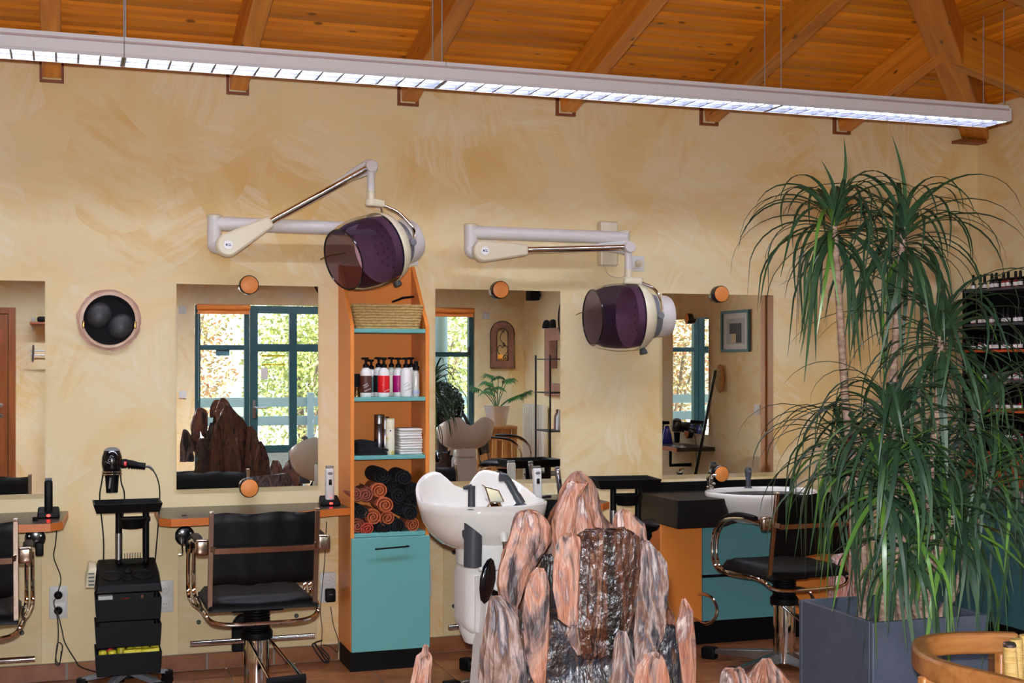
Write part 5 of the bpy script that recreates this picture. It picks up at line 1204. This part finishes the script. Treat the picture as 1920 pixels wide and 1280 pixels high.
# ------------------------------------------------------------------ wooden armchair at the lower right
ac = thing('wooden_armchair', 'bentwood armchair with wicker back in the lower right corner', 'chair', (1.976, -4.07, 0)); AO = Vector((1.976, -4.07, 0))
ZA = .82
def A_(px, py): # point on the arm rail plane
    d = (CAMZ - ZA) * FPX / (py - HORIZON); a = YAW + math.atan((px - 960) / FPX); yd = d / (math.cos(YAW) + math.tan(a) * math.sin(YAW)); return Vector((yd * math.tan(a), CAMY + yd, ZA)) - AO
path = [A_(1908, 1205), A_(1850, 1204), A_(1780, 1206), A_(1738, 1212), A_(1722, 1226), A_(1740, 1248), A_(1790, 1267), A_(1860, 1284), A_(1960, 1310)]
MB().tube(bez(path, 6), .030, 4, flat=(1.2, .75), up=(0, 0, 1)).build('arm_rail', 'oak', ac, bevel=.007)
for k, (px, py) in enumerate(((1737, 1250), (1880, 1206))):
    q = A_(px, py); MB().tube([(q.x, q.y, 0), (q.x, q.y, ZA - .02)], .021, 4, flat=(1.1, .9)).build('leg', 'oak', ac, bevel=.006)
q2 = A_(1960, 1300); MB().tube([(q2.x + .1, q2.y + .05, 0), (q2.x + .1, q2.y + .05, ZA)], .021, 4).build('leg', 'oak', ac, bevel=.006)
pa = P(1893, 1212, -4.07) - AO; 
MB().tube([pa + Vector((.03, 0, -.33)), pa + Vector((.008, 0, -.1)), pa], [.018, .017, .015], 14).build('wicker_roll', 'wicker', ac)
MB().lathe([(.015, 0), (.0155, .006), (.012, .01), (.001, .011)], 14, Matrix.Translation(pa)).build('roll_cap', 'steel', ac)
for i in range(7): MB().tube([pa + Vector((.05 + .03 * i, .02 + .004 * i, -.33)), pa + Vector((.035 + .03 * i, .02 + .004 * i, .012 + .006 * i))], .0145, 10).build('wicker_strand', 'wicker', ac)
sq = A_(1900, 1260); MB().rbox((sq.x + .1, sq.y + .02, .52), (.36, .3, .05), .02).build('seat', 'wicker', ac)

# ------------------------------------------------------------------ product rack and teal counter on the right wall
ct = thing('reception_counter', 'teal cabinet with grey stone top along the right wall', 'cabinet', (4.98, -.62, 0))
MB().span((-.22, -.6, .1), (.215, .6, .77)).build('carcass', 'teal_shaded', ct, bevel=.002)
MB().span((-.2, -.6, 0), (.215, .6, .1)).build('plinth', 'black', ct, smooth=False)
MB().span((-.25, -.615, .77), (.218, .615, .80)).build('stone_top', 'stone_top', ct, bevel=.004)
for k in range(3): MB().span((-.238, -.595 + .4 * k, .105), (-.222, -.205 + .4 * k, .765)).build('door', 'teal_shaded', ct, bevel=.002)
rk = thing('product_rack', 'orange display rack with rows of small bottles on right wall', 'shelf', (5.09, -.68, .80))
levels = [.27, .44, .61, .78, .93, 1.13]
MB().span((.095, -.55, 0), (.108, .55, 1.2)).build('back_board', 'black_soft', rk, smooth=False)
for s in (-1, 1): MB().span((-.09, s * .55 - .01, .0), (.095, s * .55 + .01, 1.14)).build('side_panel', 'black', rk, smooth=False)
for z in levels: MB().span((-.095, -.54, z - .014), (.095, .54, z)).build('shelf', 'grey_dark' if z not in (.44, .78) else 'display_orange', rk, smooth=False)
MB().span((-.1, -.56, .0), (-.085, .56, .20)).build('front_panel', 'display_orange', rk, smooth=False)
body_me = {m: MB().lathe([(.013, 0), (.0145, .003), (.0145, .035), (.006, .042), (.006, .046)], 10).mesh('bottle_body', m) for m in ('polish_red', 'polish_dark', 'polish_pink')}
cap_me = MB().lathe([(.0075, .044), (.0085, .05), (.0075, .088), (.001, .09)], 10).mesh('bottle_cap', 'black'); lab_me = MB().lathe([(.0148, .008), (.0148, .028)], 10, close=False).mesh('bottle_label', 'print_white')
rp_ = random.Random(4)
order = ['nearest the corner', 'second from the corner', 'third from the corner', 'fourth from the corner', 'fifth from the corner', 'sixth from the corner', 'seventh from the corner', 'eighth from the corner', 'ninth from the corner', 'tenth from the corner', 'eleventh from the corner', 'twelfth from the corner']
rowname = ['lowest row', 'second row up', 'third row up', 'fourth row up', 'fifth row up', 'top row']
for li, z in enumerate(levels):
    for k in range(12):
        m = rp_.choice(('polish_red', 'polish_dark', 'polish_dark', 'polish_dark', 'polish_dark', 'polish_pink')); cname = {'polish_red': 'red', 'polish_dark': 'dark', 'polish_pink': 'pink'}[m]
        t_ = thing('nail_polish', '%s nail polish bottle in the %s of the rack, %s' % (cname, rowname[li], order[k]), 'bottle', (5.09 - .06 + .01 * (k % 2), -.68 + .5 - .05 * k, .80 + z), group='small bottles on the product rack')
        link('bottle_body', body_me[m], t_); link('bottle_cap', cap_me, t_); link('bottle_label', lab_me, t_)
rb_ = thing('patterned_stone', 'red and white veined stone slab behind the planter', 'stone', (3.9, -.62, 0)); 
MB().add([(-.12, -.05, 0), (.14, -.05, 0), (.14, .05, 0), (-.12, .05, 0), (-.10, -.04, .48), (.09, -.03, .56), (.09, .03, .56), (-.10, .04, .48)], [(0, 3, 2, 1), (4, 5, 6, 7), (0, 1, 5, 4), (1, 2, 6, 5), (2, 3, 7, 6), (3, 0, 4, 7)]).build('slab', 'marble_red', rb_, bevel=.015)
# ------------------------------------------------------------------ the far side of the salon (seen in the mirrors)
# brown door in the wall opposite the mirrors
def flush_door(name, label, origin, rz, w_, h, dm='brown_door'):
    r = bpy.data.objects.new(name, None); col.objects.link(r); r.location = origin; r.rotation_euler = (0, 0, rz); tag(r, label, None, None, 'structure')
    MB().span((-w_/2, -.03, 0.01), (w_/2, -.004, h)).build('door_leaf', dm, r, bevel=.003)
    for s in (-1, 1): MB().span((s * (w_/2 + .005), -.045, 0), (s * (w_/2 + .075), -.002, h + .07)).build('door_frame', dm, r, bevel=.004)
    MB().span((-w_/2 - .005, -.045, h + .005), (w_/2 + .005, -.002, h + .07)).build('door_frame', dm, r, bevel=.004)
    hx = -w_/2 + .07
    MB().lathe([(.024, 0), (.024, .006), (.01, .01), (.01, .045)], 18, RX90).build('handle_rose', 'steel', r, (hx, -.03, 1.07)); MB().tube(bez([(hx, -.065, 1.07), (hx + .03, -.075, 1.07), (hx + .12, -.075, 1.07)], 5), .009, 10).build('door_handle', 'steel', r)
    MB().lathe([(.024, 0), (.023, .007), (.001, .008)], 18, RX90).build('key_rose', 'steel', r, (hx, -.03, .96)); MB().span((hx - .003, -.040, .952), (hx + .003, -.037, .968)).build('keyhole', 'black', r)
    return r
d2 = flush_door('door_2', 'brown wooden door reflected in the left mirror', (-1.0, YF, 0), PI, .86, 2.03)
sg = thing('door_sign', 'small red sign on the brown door reflected at left', 'sign', (-.66, YF + .03, 1.8), PI)
MB().rbox((0, -.003, 0), (.09, .006, .15), .002).build('sign_plate', 'bronze', sg); MB().tube(bez([(-.012, -.008, -.035), (.012, -.008, -.01), (-.01, -.008, .015), (.014, -.008, .04)], 5), .004, 6).build('sign_symbol', 'copper', sg)
flush_door('door_3', 'brown wooden door reflected at the edge of the right mirror', (XR, -2.03, 0), -PI/2, .90, 2.03, 'light_door')
# coat rack
cr = thing('coat_rack', 'wall coat rack with shelf and metal arms reflected in left mirror', 'coat rack', (-.05, YF, 1.2), PI)
MB().span((-.35, -.24, .72), (.30, -.01, .745)).build('shelf_board', 'shoe_brown', cr, bevel=.003)
for s in (-.30, .27):
    MB().rbox((s, -.015, .73), (.03, .03, .14), .006).build('wall_mount', 'arm_white', cr)
    MB().tube([(s, -.01, .50), (s, -.16, .40), (s, -.22, .33)], .012, 6).build('arm', 'steel', cr)
for yy, zz in ((-.09, .445), (-.16, .40)): MB().tube([(-.32, yy, zz), (.30, yy, zz)], .006, 8).build('rail', 'steel', cr)
def coat(label, x, y, z, h):
    r = thing('coat', label, 'coat', (x, y, z)); prof = [(.03, h), (.10, h - .04), (.14, h - .12), (.12, h - .3), (.13, h * .4), (.15, .02), (.13, 0), (.001, .01)]
    n = 28; V = [(q * math.cos(2*PI*j/n) * (1 + .12 * math.sin(5 * j * 2*PI/n + zq * 5)), q * .6 * math.sin(2*PI*j/n), zq) for q, zq in prof for j in range(n)]
    MB().add(V, [(i*n+j, (i+1)*n+j, (i+1)*n+(j+1) % n, i*n+(j+1) % n) for i in range(len(prof)-1) for j in range(n)]).build('coat_body', 'black_soft', r, angle=80)
    MB().tube([(.1, .06, h - .1), (.15, .08, h * .5), (.14, .07, h * .28)], [.05, .04, .03], 10).build('sleeve', 'black_soft', r)
    MB().tube([(0, 0, h - .01), (0, 0, h + .03)], .008, 6).build('hanging_loop', 'black_soft', r)
coat('long black coat hanging from the coat rack at left', .02, YF + .17, .55, 1.03)
tag(MB().rbox((0, 0, .03), (.4, .16, .06), .025).build('scarf', 'black_soft', None, (-.08, YF + .12, 1.945)), 'black scarf lying on the coat rack shelf', 'scarf')
# small wall fittings
socket('white socket beside the glazed door reflected at left', 1.22, 2.10, 1, YF, PI)
def switch(label, x, y, z, rz):
    r = thing('light_switch', label, 'switch', (x, y, z), rz, 'white light switches'); MB().rbox((0, -.005, 0), (.082, .010, .082), .003).build('switch_plate', 'socket', r); MB().rbox((0, -.0115, 0), (.055, .005, .055), .002).build('rocker', 'socket', r)
switch('white light switch beside the glazed door reflected at left', 1.22, YF, 1.17, PI)
switch('white light switch on the wall beside the brown door reflected at right', XR, -2.68, 1.14, -PI/2)
socket('white socket above the arched ornament reflected in the middle mirror', 4.72, 2.08, 1, YF, PI)
def blind(label, x0, x1):
    r = thing('roller_blind', label, 'blind', ((x0 + x1) / 2, YF + .012, 2.10), 0, 'orange roller blinds'); W = (x1 - x0) / 2
    MB().cyl((-W, .02, .035), (W, .02, .035), .032, 16).build('roller', 'blind', r); MB().span((-W + .01, .01, -.03), (W - .01, .014, .035)).build('cloth', 'blind', r, smooth=False); MB().span((-W, .004, -.04), (W, .02, -.028)).build('bottom_rail', 'blind', r)
    MB().tube([(-W + .015, .035, .02), (-W + .015, .035, -1.0)], .002, 5).build('pull_cord', 'wire', r)
blind('rolled up orange blind over the window left of the door', 1.37, 1.95); blind('rolled up orange blind over the corner window', 3.84, 4.56)
def sticker(label, x, z, w_, h, m, lines=0):
    r = thing('window_sticker', label, 'sticker', (x, YF - .0475, z), PI, 'stickers on the glazed door'); MB().box((0, 0, 0), (w_, .0015, h)).build('sticker_sheet', m, r, smooth=False)
sticker('yellow printed strip on the glazed door pane', 2.22, 1.60, .26, .022, 'yellow'); sticker('lower yellow printed strip on the glazed door pane', 2.22, 1.50, .26, .018, 'yellow'); sticker('white notice taped on the glazed door pane', 2.12, 1.40, .075, .13, 'paper'); sticker('blue sticker on the window left of the door', 1.66, 1.64, .15, .08, 'paint_teal')
# arched copper ornament with wrought iron scroll
ar = thing('arched_ornament', 'arched copper-coloured frame with black iron scroll and candle', 'ornament', (4.915, YF, 1.46), PI)
def arch(w_, h0, h1, k=14): return [(-w_, h0), (w_, h0), (w_, h1)] + [(w_ * math.cos(PI * i / k), h1 + w_ * math.sin(PI * i / k)) for i in range(1, k)] + [(-w_, h1)]
o_, i_ = arch(.145, 0, .41), arch(.07, .09, .40); n = len(o_); mb = MB()
V = [(x, -.03, z) for x, z in o_] + [(x, -.03, z) for x, z in i_] + [(x, -.004, z) for x, z in o_] + [(x, -.004, z) for x, z in i_]; F_ = []
for k in range(n):
    j = (k + 1) % n; F_ += [(k, j, n + j, n + k), (2*n + j, 2*n + k, 3*n + k, 3*n + j), (k, 2*n + k, 2*n + j, j), (n + j, 3*n + j, 3*n + k, n + k)]
mb.add(V, F_).build('copper_frame', 'copper', ar)
MB().tube([(x * 1.02, -.033, z) for x, z in o_], .005, 6, closed=True).build('iron_rim', 'iron', ar); MB().tube([(x, -.033, z) for x, z in i_], .004, 6, closed=True).build('iron_rim', 'iron', ar)
def spiral(cx, czz, r0, turns, sgn, ph): return [(cx + sgn * r0 * (1 - t_ / 22) * math.cos(ph + t_ * turns * 2 * PI / 20), -.036, czz + r0 * (1 - t_ / 22) * math.sin(ph + t_ * turns * 2 * PI / 20)) for t_ in range(21)]
for pts in (bez([(-.02, -.036, .45), (.02, -.036, .40), (.03, -.036, .34), (-.01, -.036, .29), (-.035, -.036, .25)], 6), bez([(0, -.036, .12), (-.055, -.036, .19), (-.06, -.036, .24), (-.03, -.036, .27), (0, -.036, .24)], 6), bez([(0, -.036, .12), (.055, -.036, .19), (.06, -.036, .24), (.03, -.036, .27), (0, -.036, .24)], 6), spiral(-.0, .44, .03, 1.3, 1, 0), spiral(-.03, .13, .03, 1.3, -1, 0), spiral(-.01, .28, .022, 1.2, 1, 1)):
    MB().tube(pts, .004, 6).build('iron_scroll', 'iron', ar)
MB().lathe([(.026, 0), (.03, .02), (.028, .05), (.001, .05)], 16).build('candle_cup', 'candle', ar, (.035, -.05, .11))
# palm on a slatted stool
st = thing('slatted_stool', 'tall slatted wooden plant stool in the far corner', 'stool', (4.62, -7.55, 0), .1)
MB().rbox((0, 0, .795), (.40, .34, .03), .006).build('stool_top', 'beech', st)
for x in (-.17, -.06, .06, .17):
    for y in (-.14, .14): MB().box((x, y, .39), (.055, .022, .78)).build('slat', 'beech', st, bevel=.003)
pp = thing('potted_palm', 'green fan palm in a white pot on the slatted stool', 'plant', (4.62, -7.55, .81))
MB().lathe([(.10, 0), (.105, .005), (.145, .22), (.15, .225), (.138, .225), (.11, .18), (.001, .18)], 28).build('pot', 'white', pp)
rq = random.Random(21); mb = MB(); ms = MB()
for k in range(15):
    az = k * 2.4; el = rq.uniform(.35, 1.35); Ls = rq.uniform(.28, .42); d = Vector((math.cos(az) * math.cos(el), math.sin(az) * math.cos(el), math.sin(el)))
    tip = Vector((0, 0, .18)) + d * Ls; st_pts = bez([(0, 0, .18), Vector((0, 0, .18)) + d * Ls * .5 + Vector((0, 0, .03)), tip], 4)
    MB().tube(st_pts, .0045, 5).build('stalk', 'leaf_palm', pp)
    out = Vector((d.x, d.y, 0)).normalized(); s = Vector((-out.y, out.x, 0)); fan = MB(); nf = 15
    for j in range(nf):
        b_ = (-1.15 + 2.3 * j / (nf - 1)); dirv = (out * math.cos(b_) + s * math.sin(b_)) * .8 + Vector((0, 0, .35 - .2 * abs(b_))); L_ = .19 * (1 - .18 * abs(b_)); e1 = tip + dirv * L_ * .55; e2 = tip + dirv * L_ + Vector((0, 0, -.07)); wv = (s * math.cos(b_) - out * math.sin(b_)) * .013
        fan.add([tip, e1 + wv, e2, e1 - wv], [(0, 1, 2, 3)])
    fan.build('palm_leaf', 'leaf_palm', pp)
# radiator in the corner
rd = thing('radiator', 'white ribbed radiator in the far corner', 'radiator', (XR - .05, -7.75, .12), -PI/2)
for k in range(9): MB().rbox((-.32 + .08 * k, 0, .46), (.07, .07, .92), .02).build('rib', 'radiator', rd)
# copper framed mirror on the right wall
cm = thing('copper_mirror', 'narrow mirror in wide copper mosaic frame on right wall', 'mirror', (XR, -7.15, 1.15), -PI/2)
for a, b_ in (((-.35, 0), (-.2, .76)), ((.2, 0), (.35, .76)), ((-.2, 0), (.2, .14)), ((-.2, .62), (.2, .76))): MB().span((a[0], -.03, a[1]), (b_[0], -.004, b_[1])).build('frame_side', 'copper', cm, bevel=.004)
MB().span((-.2, -.014, .14), (.2, -.008, .62)).build('glass', 'mirror_glass', cm, smooth=False)
for lb, y in (('black shoe ornament standing on the copper mirror, left one', -7.42), ('black shoe ornament standing on the copper mirror, right one', -7.22)):
    tag(MB().lathe([(.05, 0), (.055, .02), (.04, .07), (.03, .09), (.001, .1)], 14, sy=.5).build('shoe_ornament', 'black', None, (XR - .03, y, 1.91)), lb, 'ornament', 'black ornaments on the copper mirror')
# black metal rack
et = thing('metal_rack', 'slim black metal rack reflected at the edge of middle mirror', 'rack', (4.95, -6.4, 0))
for x in (-.2, .2):
    for y in (-.22, .22): MB().cyl((x, y, 0), (x, y, 1.6), .01, 8).build('upright', 'iron', et)
for z in (.35, .8, 1.2, 1.55): MB().span((-.21, -.23, z), (.21, .23, z + .012)).build('shelf', 'iron', et)
for lb, p_, m in (('white bottle on the black metal rack', (4.9, -6.3, .813), 'white'), ('pale box-shaped bottle on the black metal rack', (4.95, -6.5, .813), 'copper')):
    tag(MB().lathe([(.035, 0), (.038, .01), (.036, .14), (.015, .18), (.015, .21), (.001, .21)], 16).build('rack_bottle', m, None, p_), lb, 'bottle')
spk = thing('wall_speaker', 'small black loudspeaker high on the right wall', 'speaker', (XR - .09, -7.72, 2.24)); MB().rbox((0, 0, .06), (.12, .16, .12), .01).build('speaker_box', 'black', spk); MB().span((.055, -.02, .04), (.089, .02, .08)).build('speaker_bracket', 'black', spk)
# boxwood ball in the window
bx = thing('boxwood_ball', 'clipped dark green boxwood ball in pot by the corner window', 'plant', (3.98, -7.72, 0))
MB().lathe([(.14, 0), (.15, .01), (.18, .5), (.19, .52), (.17, .52), (.14, .46), (.001, .46)], 24).build('pot', 'grey_dark', bx); MB().cyl((0, 0, .45), (0, 0, .85), .02, 8).build('stem', 'twig', bx)
mb = MB(); rq = random.Random(8)
for k in range(2600):
    u = rq.uniform(-1, 1); a = rq.uniform(0, 2 * PI); q = math.sqrt(1 - u * u); nn = Vector((q * math.cos(a), q * math.sin(a), u)); c = Vector((0, 0, 1.02)) + nn * rq.uniform(.25, .295); t1 = nn.orthogonal().normalized(); t2 = nn.cross(t1); f = rq.uniform(0, 6); e1 = (t1 * math.cos(f) + t2 * math.sin(f)) * .016; e2 = nn * .016 + (t2 * math.cos(f) - t1 * math.sin(f)) * .006
    mb.add([c - e1, c + e2, c + e1, c - e2 * .5], [(0, 1, 2, 3)])
mb.build('foliage', 'box_leaf', bx); MB().ball((0, 0, 1.02), .25, 20, 14).build('inner_foliage', 'box_leaf', bx)
# wash chair beside the second basin
wc = thing('wash_chair', 'black wash chair beside the basin reflected in middle mirror', 'chair', (2.9, -5.0, 0), .1)
MB().rbox((0, 0, .45), (.5, .5, .1), .03).build('seat', 'leather', wc); MB().rbox((0, .0, .2), (.3, .3, .4), .02).build('base', 'steel', wc); MB().rbox((0, -.26, .72), (.48, .09, .46), .04).build('backrest', 'leather', wc)
for s in (-1, 1): MB().lathe([(.001, -.22), (.04, -.18), (.06, 0), (.045, .17), (.001, .21)], 18, sx=.6).build('arm_pad', 'black_gloss', wc, (s * .29, 0, .66), (PI/2, 0, 0))
# picture and right-wall station
pc = thing('framed_picture', 'teal framed picture on the wall reflected in right mirror', 'picture', (XR, -3.02, 1.60), -PI/2)
W2, H2, t_ = .235, .34, .022
for a, b_ in (((-W2, 0), (-W2 + t_, H2)), ((W2 - t_, 0), (W2, H2)), ((-W2 + t_, 0), (W2 - t_, t_)), ((-W2 + t_, H2 - t_), (W2 - t_, H2))): MB().span((a[0], -.028, a[1]), (b_[0], -.003, b_[1])).build('frame_side', 'paint_teal', pc, bevel=.002)
MB().span((-W2 + t_, -.012, t_), (W2 - t_, -.006, H2 - t_)).build('mat_board', 'art_paper', pc, smooth=False); MB().span((-.15, -.0135, .065), (.15, -.012, .275)).build('print_ground', 'art_grey', pc, smooth=False)
MB().span((-.10, -.015, .15), (.10, -.0136, .235)).build('print_dark_shape', 'art_dark', pc, smooth=False); MB().span((-.01, -.015, .075), (.07, -.0136, .149)).build('print_tan_shape', 'art_tan', pc, smooth=False); MB().span((-.10, -.015, .075), (-.011, -.0136, .149)).build('print_grey_shape', 'art_dark', pc, smooth=False)
c4 = thing('wall_counter', 'small dark counter with orange edge below the reflected mirror', 'counter', (XR, -3.85, .80), -PI/2)
MB().prism([(-.45, 0), (-.42, -.34), (.42, -.34), (.45, 0)], -.034, 0).build('counter_top', 'laminate', c4, bevel=.002)
MB().span((-.42, -.345, -.035), (.42, -.3405, -.001)).build('edge_band', 'orange_edge', c4, smooth=False); MB().tube([(0, -.2, -.034), (0, -.2, -.18), (0, -.003, -.18)], .016, 8).build('bracket', 'black', c4)
for lb, y in (('blue spray bottle on the reflected counter, left one', -4.1), ('blue spray bottle on the reflected counter, right one', -3.98)):
    sb = thing('spray_bottle', lb, 'bottle', (XR - .17, y, .80), 0, 'blue spray bottles'); MB().lathe([(.045, 0), (.048, .01), (.04, .08), (.022, .14), (.015, .16)], 18).build('body', 'blue_liquid', sb); MB().rbox((-.02, 0, .185), (.08, .026, .03), .008).build('trigger_head', 'black', sb); MB().tube([(-.03, 0, .17), (-.05, 0, .13)], .006, 6).build('trigger', 'black', sb)
hd2 = hairdryer('black hair dryer lying on the reflected counter', (XR - .2, -3.72, .92), rad(70)); 
# broom leaning at the wall and wooden brush hanging there
bm_ = thing('broom', 'black broom leaning against the wall reflected in right mirror', 'broom', (XR - .05, -3.28, 0))
MB().tube([(-.22, -.18, .03), (-.03, .04, 1.45)], .014, 10).build('broom_stick', 'black_gloss', bm_); MB().rbox((-.22, -.18, .04), (.08, .3, .06), .01).build('broom_head', 'black_soft', bm_)
wb = thing('bath_brush', 'oval wooden brush hanging on the wall reflected in right mirror', 'brush', (XR - .025, -3.27, 1.30)); MB().ball((0, 0, .08), (.022, .075, .12), 18, 12).build('brush_back', 'beech', wb); MB().ball((-.014, 0, .08), (.016, .06, .10), 18, 12).build('brush_bristles', 'straw', wb)
sb_ = thing('black_stool', 'black padded stool below the reflected picture wall', 'stool', (4.75, -3.15, 0)); MB().lathe([(.001, .50), (.19, .50), (.21, .53), (.20, .57), (.12, .585), (.001, .588)], 28).build('seat', 'leather', sb_); MB().cyl((0, 0, .05), (0, 0, .5), .025, 12).build('column', 'chrome', sb_)
for k in range(5):
    a = 2 * PI * k / 5; MB().tube([(0, 0, .08), (.24 * math.cos(a), .24 * math.sin(a), .05)], .014, 8).build('base_arm', 'chrome', sb_); MB().ball((.24 * math.cos(a), .24 * math.sin(a), .025), .025, 10, 8).build('castor', 'black', sb_)
dup(chair, None, 'styling chair reflected in the middle mirror beside the radiator', (4.25, -6.2, 0), rad(-60))

# ------------------------------------------------------------------ cords
def cord(owner, pts, r=.0028, m='cord', n=8):
    o = bpy.data.objects[owner]; rz = Matrix.Rotation(-o.rotation_euler.z, 4, 'Z')
    return MB().tube([rz @ (p - o.location) for p in bez(pts, n)], r, 6).build('power_cord', m, o)
cord('hair_clipper', [P(107, 985, -.2), P(104, 1020, -.12), P(101, 1045, -.08), P(114, 1083, -.06), P(108, 1112, -.045)])
cord('hair_clipper', [P(106, 1120, -.045), P(101, 1130, -.07), P(108, 1160, -.06), P(109, 1200, -.06), P(104, 1240, -.05), P(111, 1245, -.05), P(117, 1212, -.05), P(108, 1206, -.06), P(105, 1236, -.06), P(112, 1242, -.06), P(115, 1220, -.055)])
cord('salon_trolley', [P(108, 1147, -.045), P(116, 1180, -.07), P(122, 1205, -.1), P(140, 1235, -.14), P(152, 1250, -.2), P(190, 1262, -.26)])
cord('hair_clipper.001', [P(612, 978, -.2), P(610, 1020, -.12), P(608, 1060, -.08), P(601, 1140, -.05), P(604, 1180, -.05), P(602, 1212, -.045)], .002)
cord('charger', [P(620, 1137, -.045), P(625, 1170, -.05), P(634, 1200, -.05), P(633, 1222, -.05), P(620, 1212, -.06), P(606, 1208, -.08)], .002)
cord('charger', [P(604, 1200, -.05), P(590, 1205, -.07), P(587, 1212, -.09), P(607, 1240, -.1), P(616, 1236, -.1), P(596, 1214, -.09), P(592, 1208, -.1), P(612, 1238, -.11), P(617, 1230, -.1), P(600, 1212, -.08)], .004)
cord('hood_dryer.001', [P(1134, 498, -.08), P(1138, 510, -.06), P(1148, 518, -.04), P(1166, 519, -.03), P(1185, 505, -.03), P(1192, 496, -.045)], .0026, 'cream')


# ------------------------------------------------------------------ outdoors
gr = MB().span((-12, -30, -.3), (16, YF - TH - .5, -.06)).build('ground_outside', 'paving', smooth=False); tag(gr, 'pale paved ground outside the windows', kind='structure')
st_o = MB().span((XL - .5, YF - TH - .5, -.3), (XR + .5, YF - TH, -.06)).build('doorstep', 'paving', smooth=False); tag(st_o, 'pale paved strip at the glazed door', kind='structure')
lw = MB().span((-6, -10.75, -.06), (10, -10.55, .42)).build('garden_wall', 'gravel', smooth=False); tag(lw, 'low grey pebbled garden wall outside the door', 'wall')
fn = thing('garden_fence', 'grey two-rail wooden fence outside the glazed door', 'fence', (2, -10.4, -.06))
for z in (.78, 1.02): MB().span((-7, -.015, z + .0), (7, .015, z + .12)).build('rail', 'fence', fn, bevel=.003)
for k in range(8): MB().span((-7 + 2 * k - .04, .016, 0), (-7 + 2 * k + .04, .09, 1.2)).build('post', 'fence', fn, bevel=.004)
MB().cyl((4.42, -9.2, -.06), (4.42, -9.2, 3.0), .09, 20).build('porch_post', 'fence')
tag(bpy.data.objects['porch_post'], 'pale round porch post outside the corner window', 'post')
def bush(label, x, y, z, rx, ry, rz_, n, m, seed):
    r = thing('garden_shrub', label, 'shrub', (x, y, -.06), group='shrubs outside the windows'); q = random.Random(seed); mb = MB(); br = MB()
    for k in range(n):
        u = q.uniform(-1, 1); a = q.uniform(0, 2 * PI); w_ = math.sqrt(1 - u * u); nn = Vector((w_ * math.cos(a), w_ * math.sin(a), u)); f = q.random() ** .45
        c = Vector((nn.x * rx * f, nn.y * ry * f, z + nn.z * rz_ * f)); d = Vector((q.uniform(-1, 1), q.uniform(-1, 1), q.uniform(-.6, 1))).normalized(); s = d.orthogonal().normalized(); L_ = q.uniform(.05, .1)
        mb.add([c, c + d * L_ * .5 + s * L_ * .28, c + d * L_, c + d * L_ * .5 - s * L_ * .28], [(0, 1, 2, 3)])
    mb.build('foliage', m, r, smooth=False)
    for k in range(9):
        a = q.uniform(0, 6.28); br.tube(bez([(0, 0, 0), (.2 * math.cos(a), .2 * math.sin(a), z * .5), (rx * .6 * math.cos(a), ry * .6 * math.sin(a), z + rz_ * q.uniform(0, .7))], 4), [.035] * 4 + [.02] * 4 + [.008], 6)
    br.build('branches', 'twig', r)
bush('reddish shrub outside the window left of the door', 1.35, -12.2, 1.7, .95, .9, 1.6, 5200, 'bush_red', 1)
bush('yellow green shrub outside the glazed door', 3.25, -12.3, 1.7, .93, .9, 1.7, 6200, 'bush_green', 2)
bush('yellow green shrub further right outside the door', 5.15, -12.6, 1.6, .95, .9, 1.6, 5200, 'bush_green', 3)
bush('yellow green shrub far right outside the corner window', 7.05, -12.4, 1.7, .93, .9, 1.5, 3600, 'bush_green', 4)
bush('reddish shrub far left outside the window', -.6, -12.4, 1.6, .95, .9, 1.5, 2600, 'bush_red', 5)
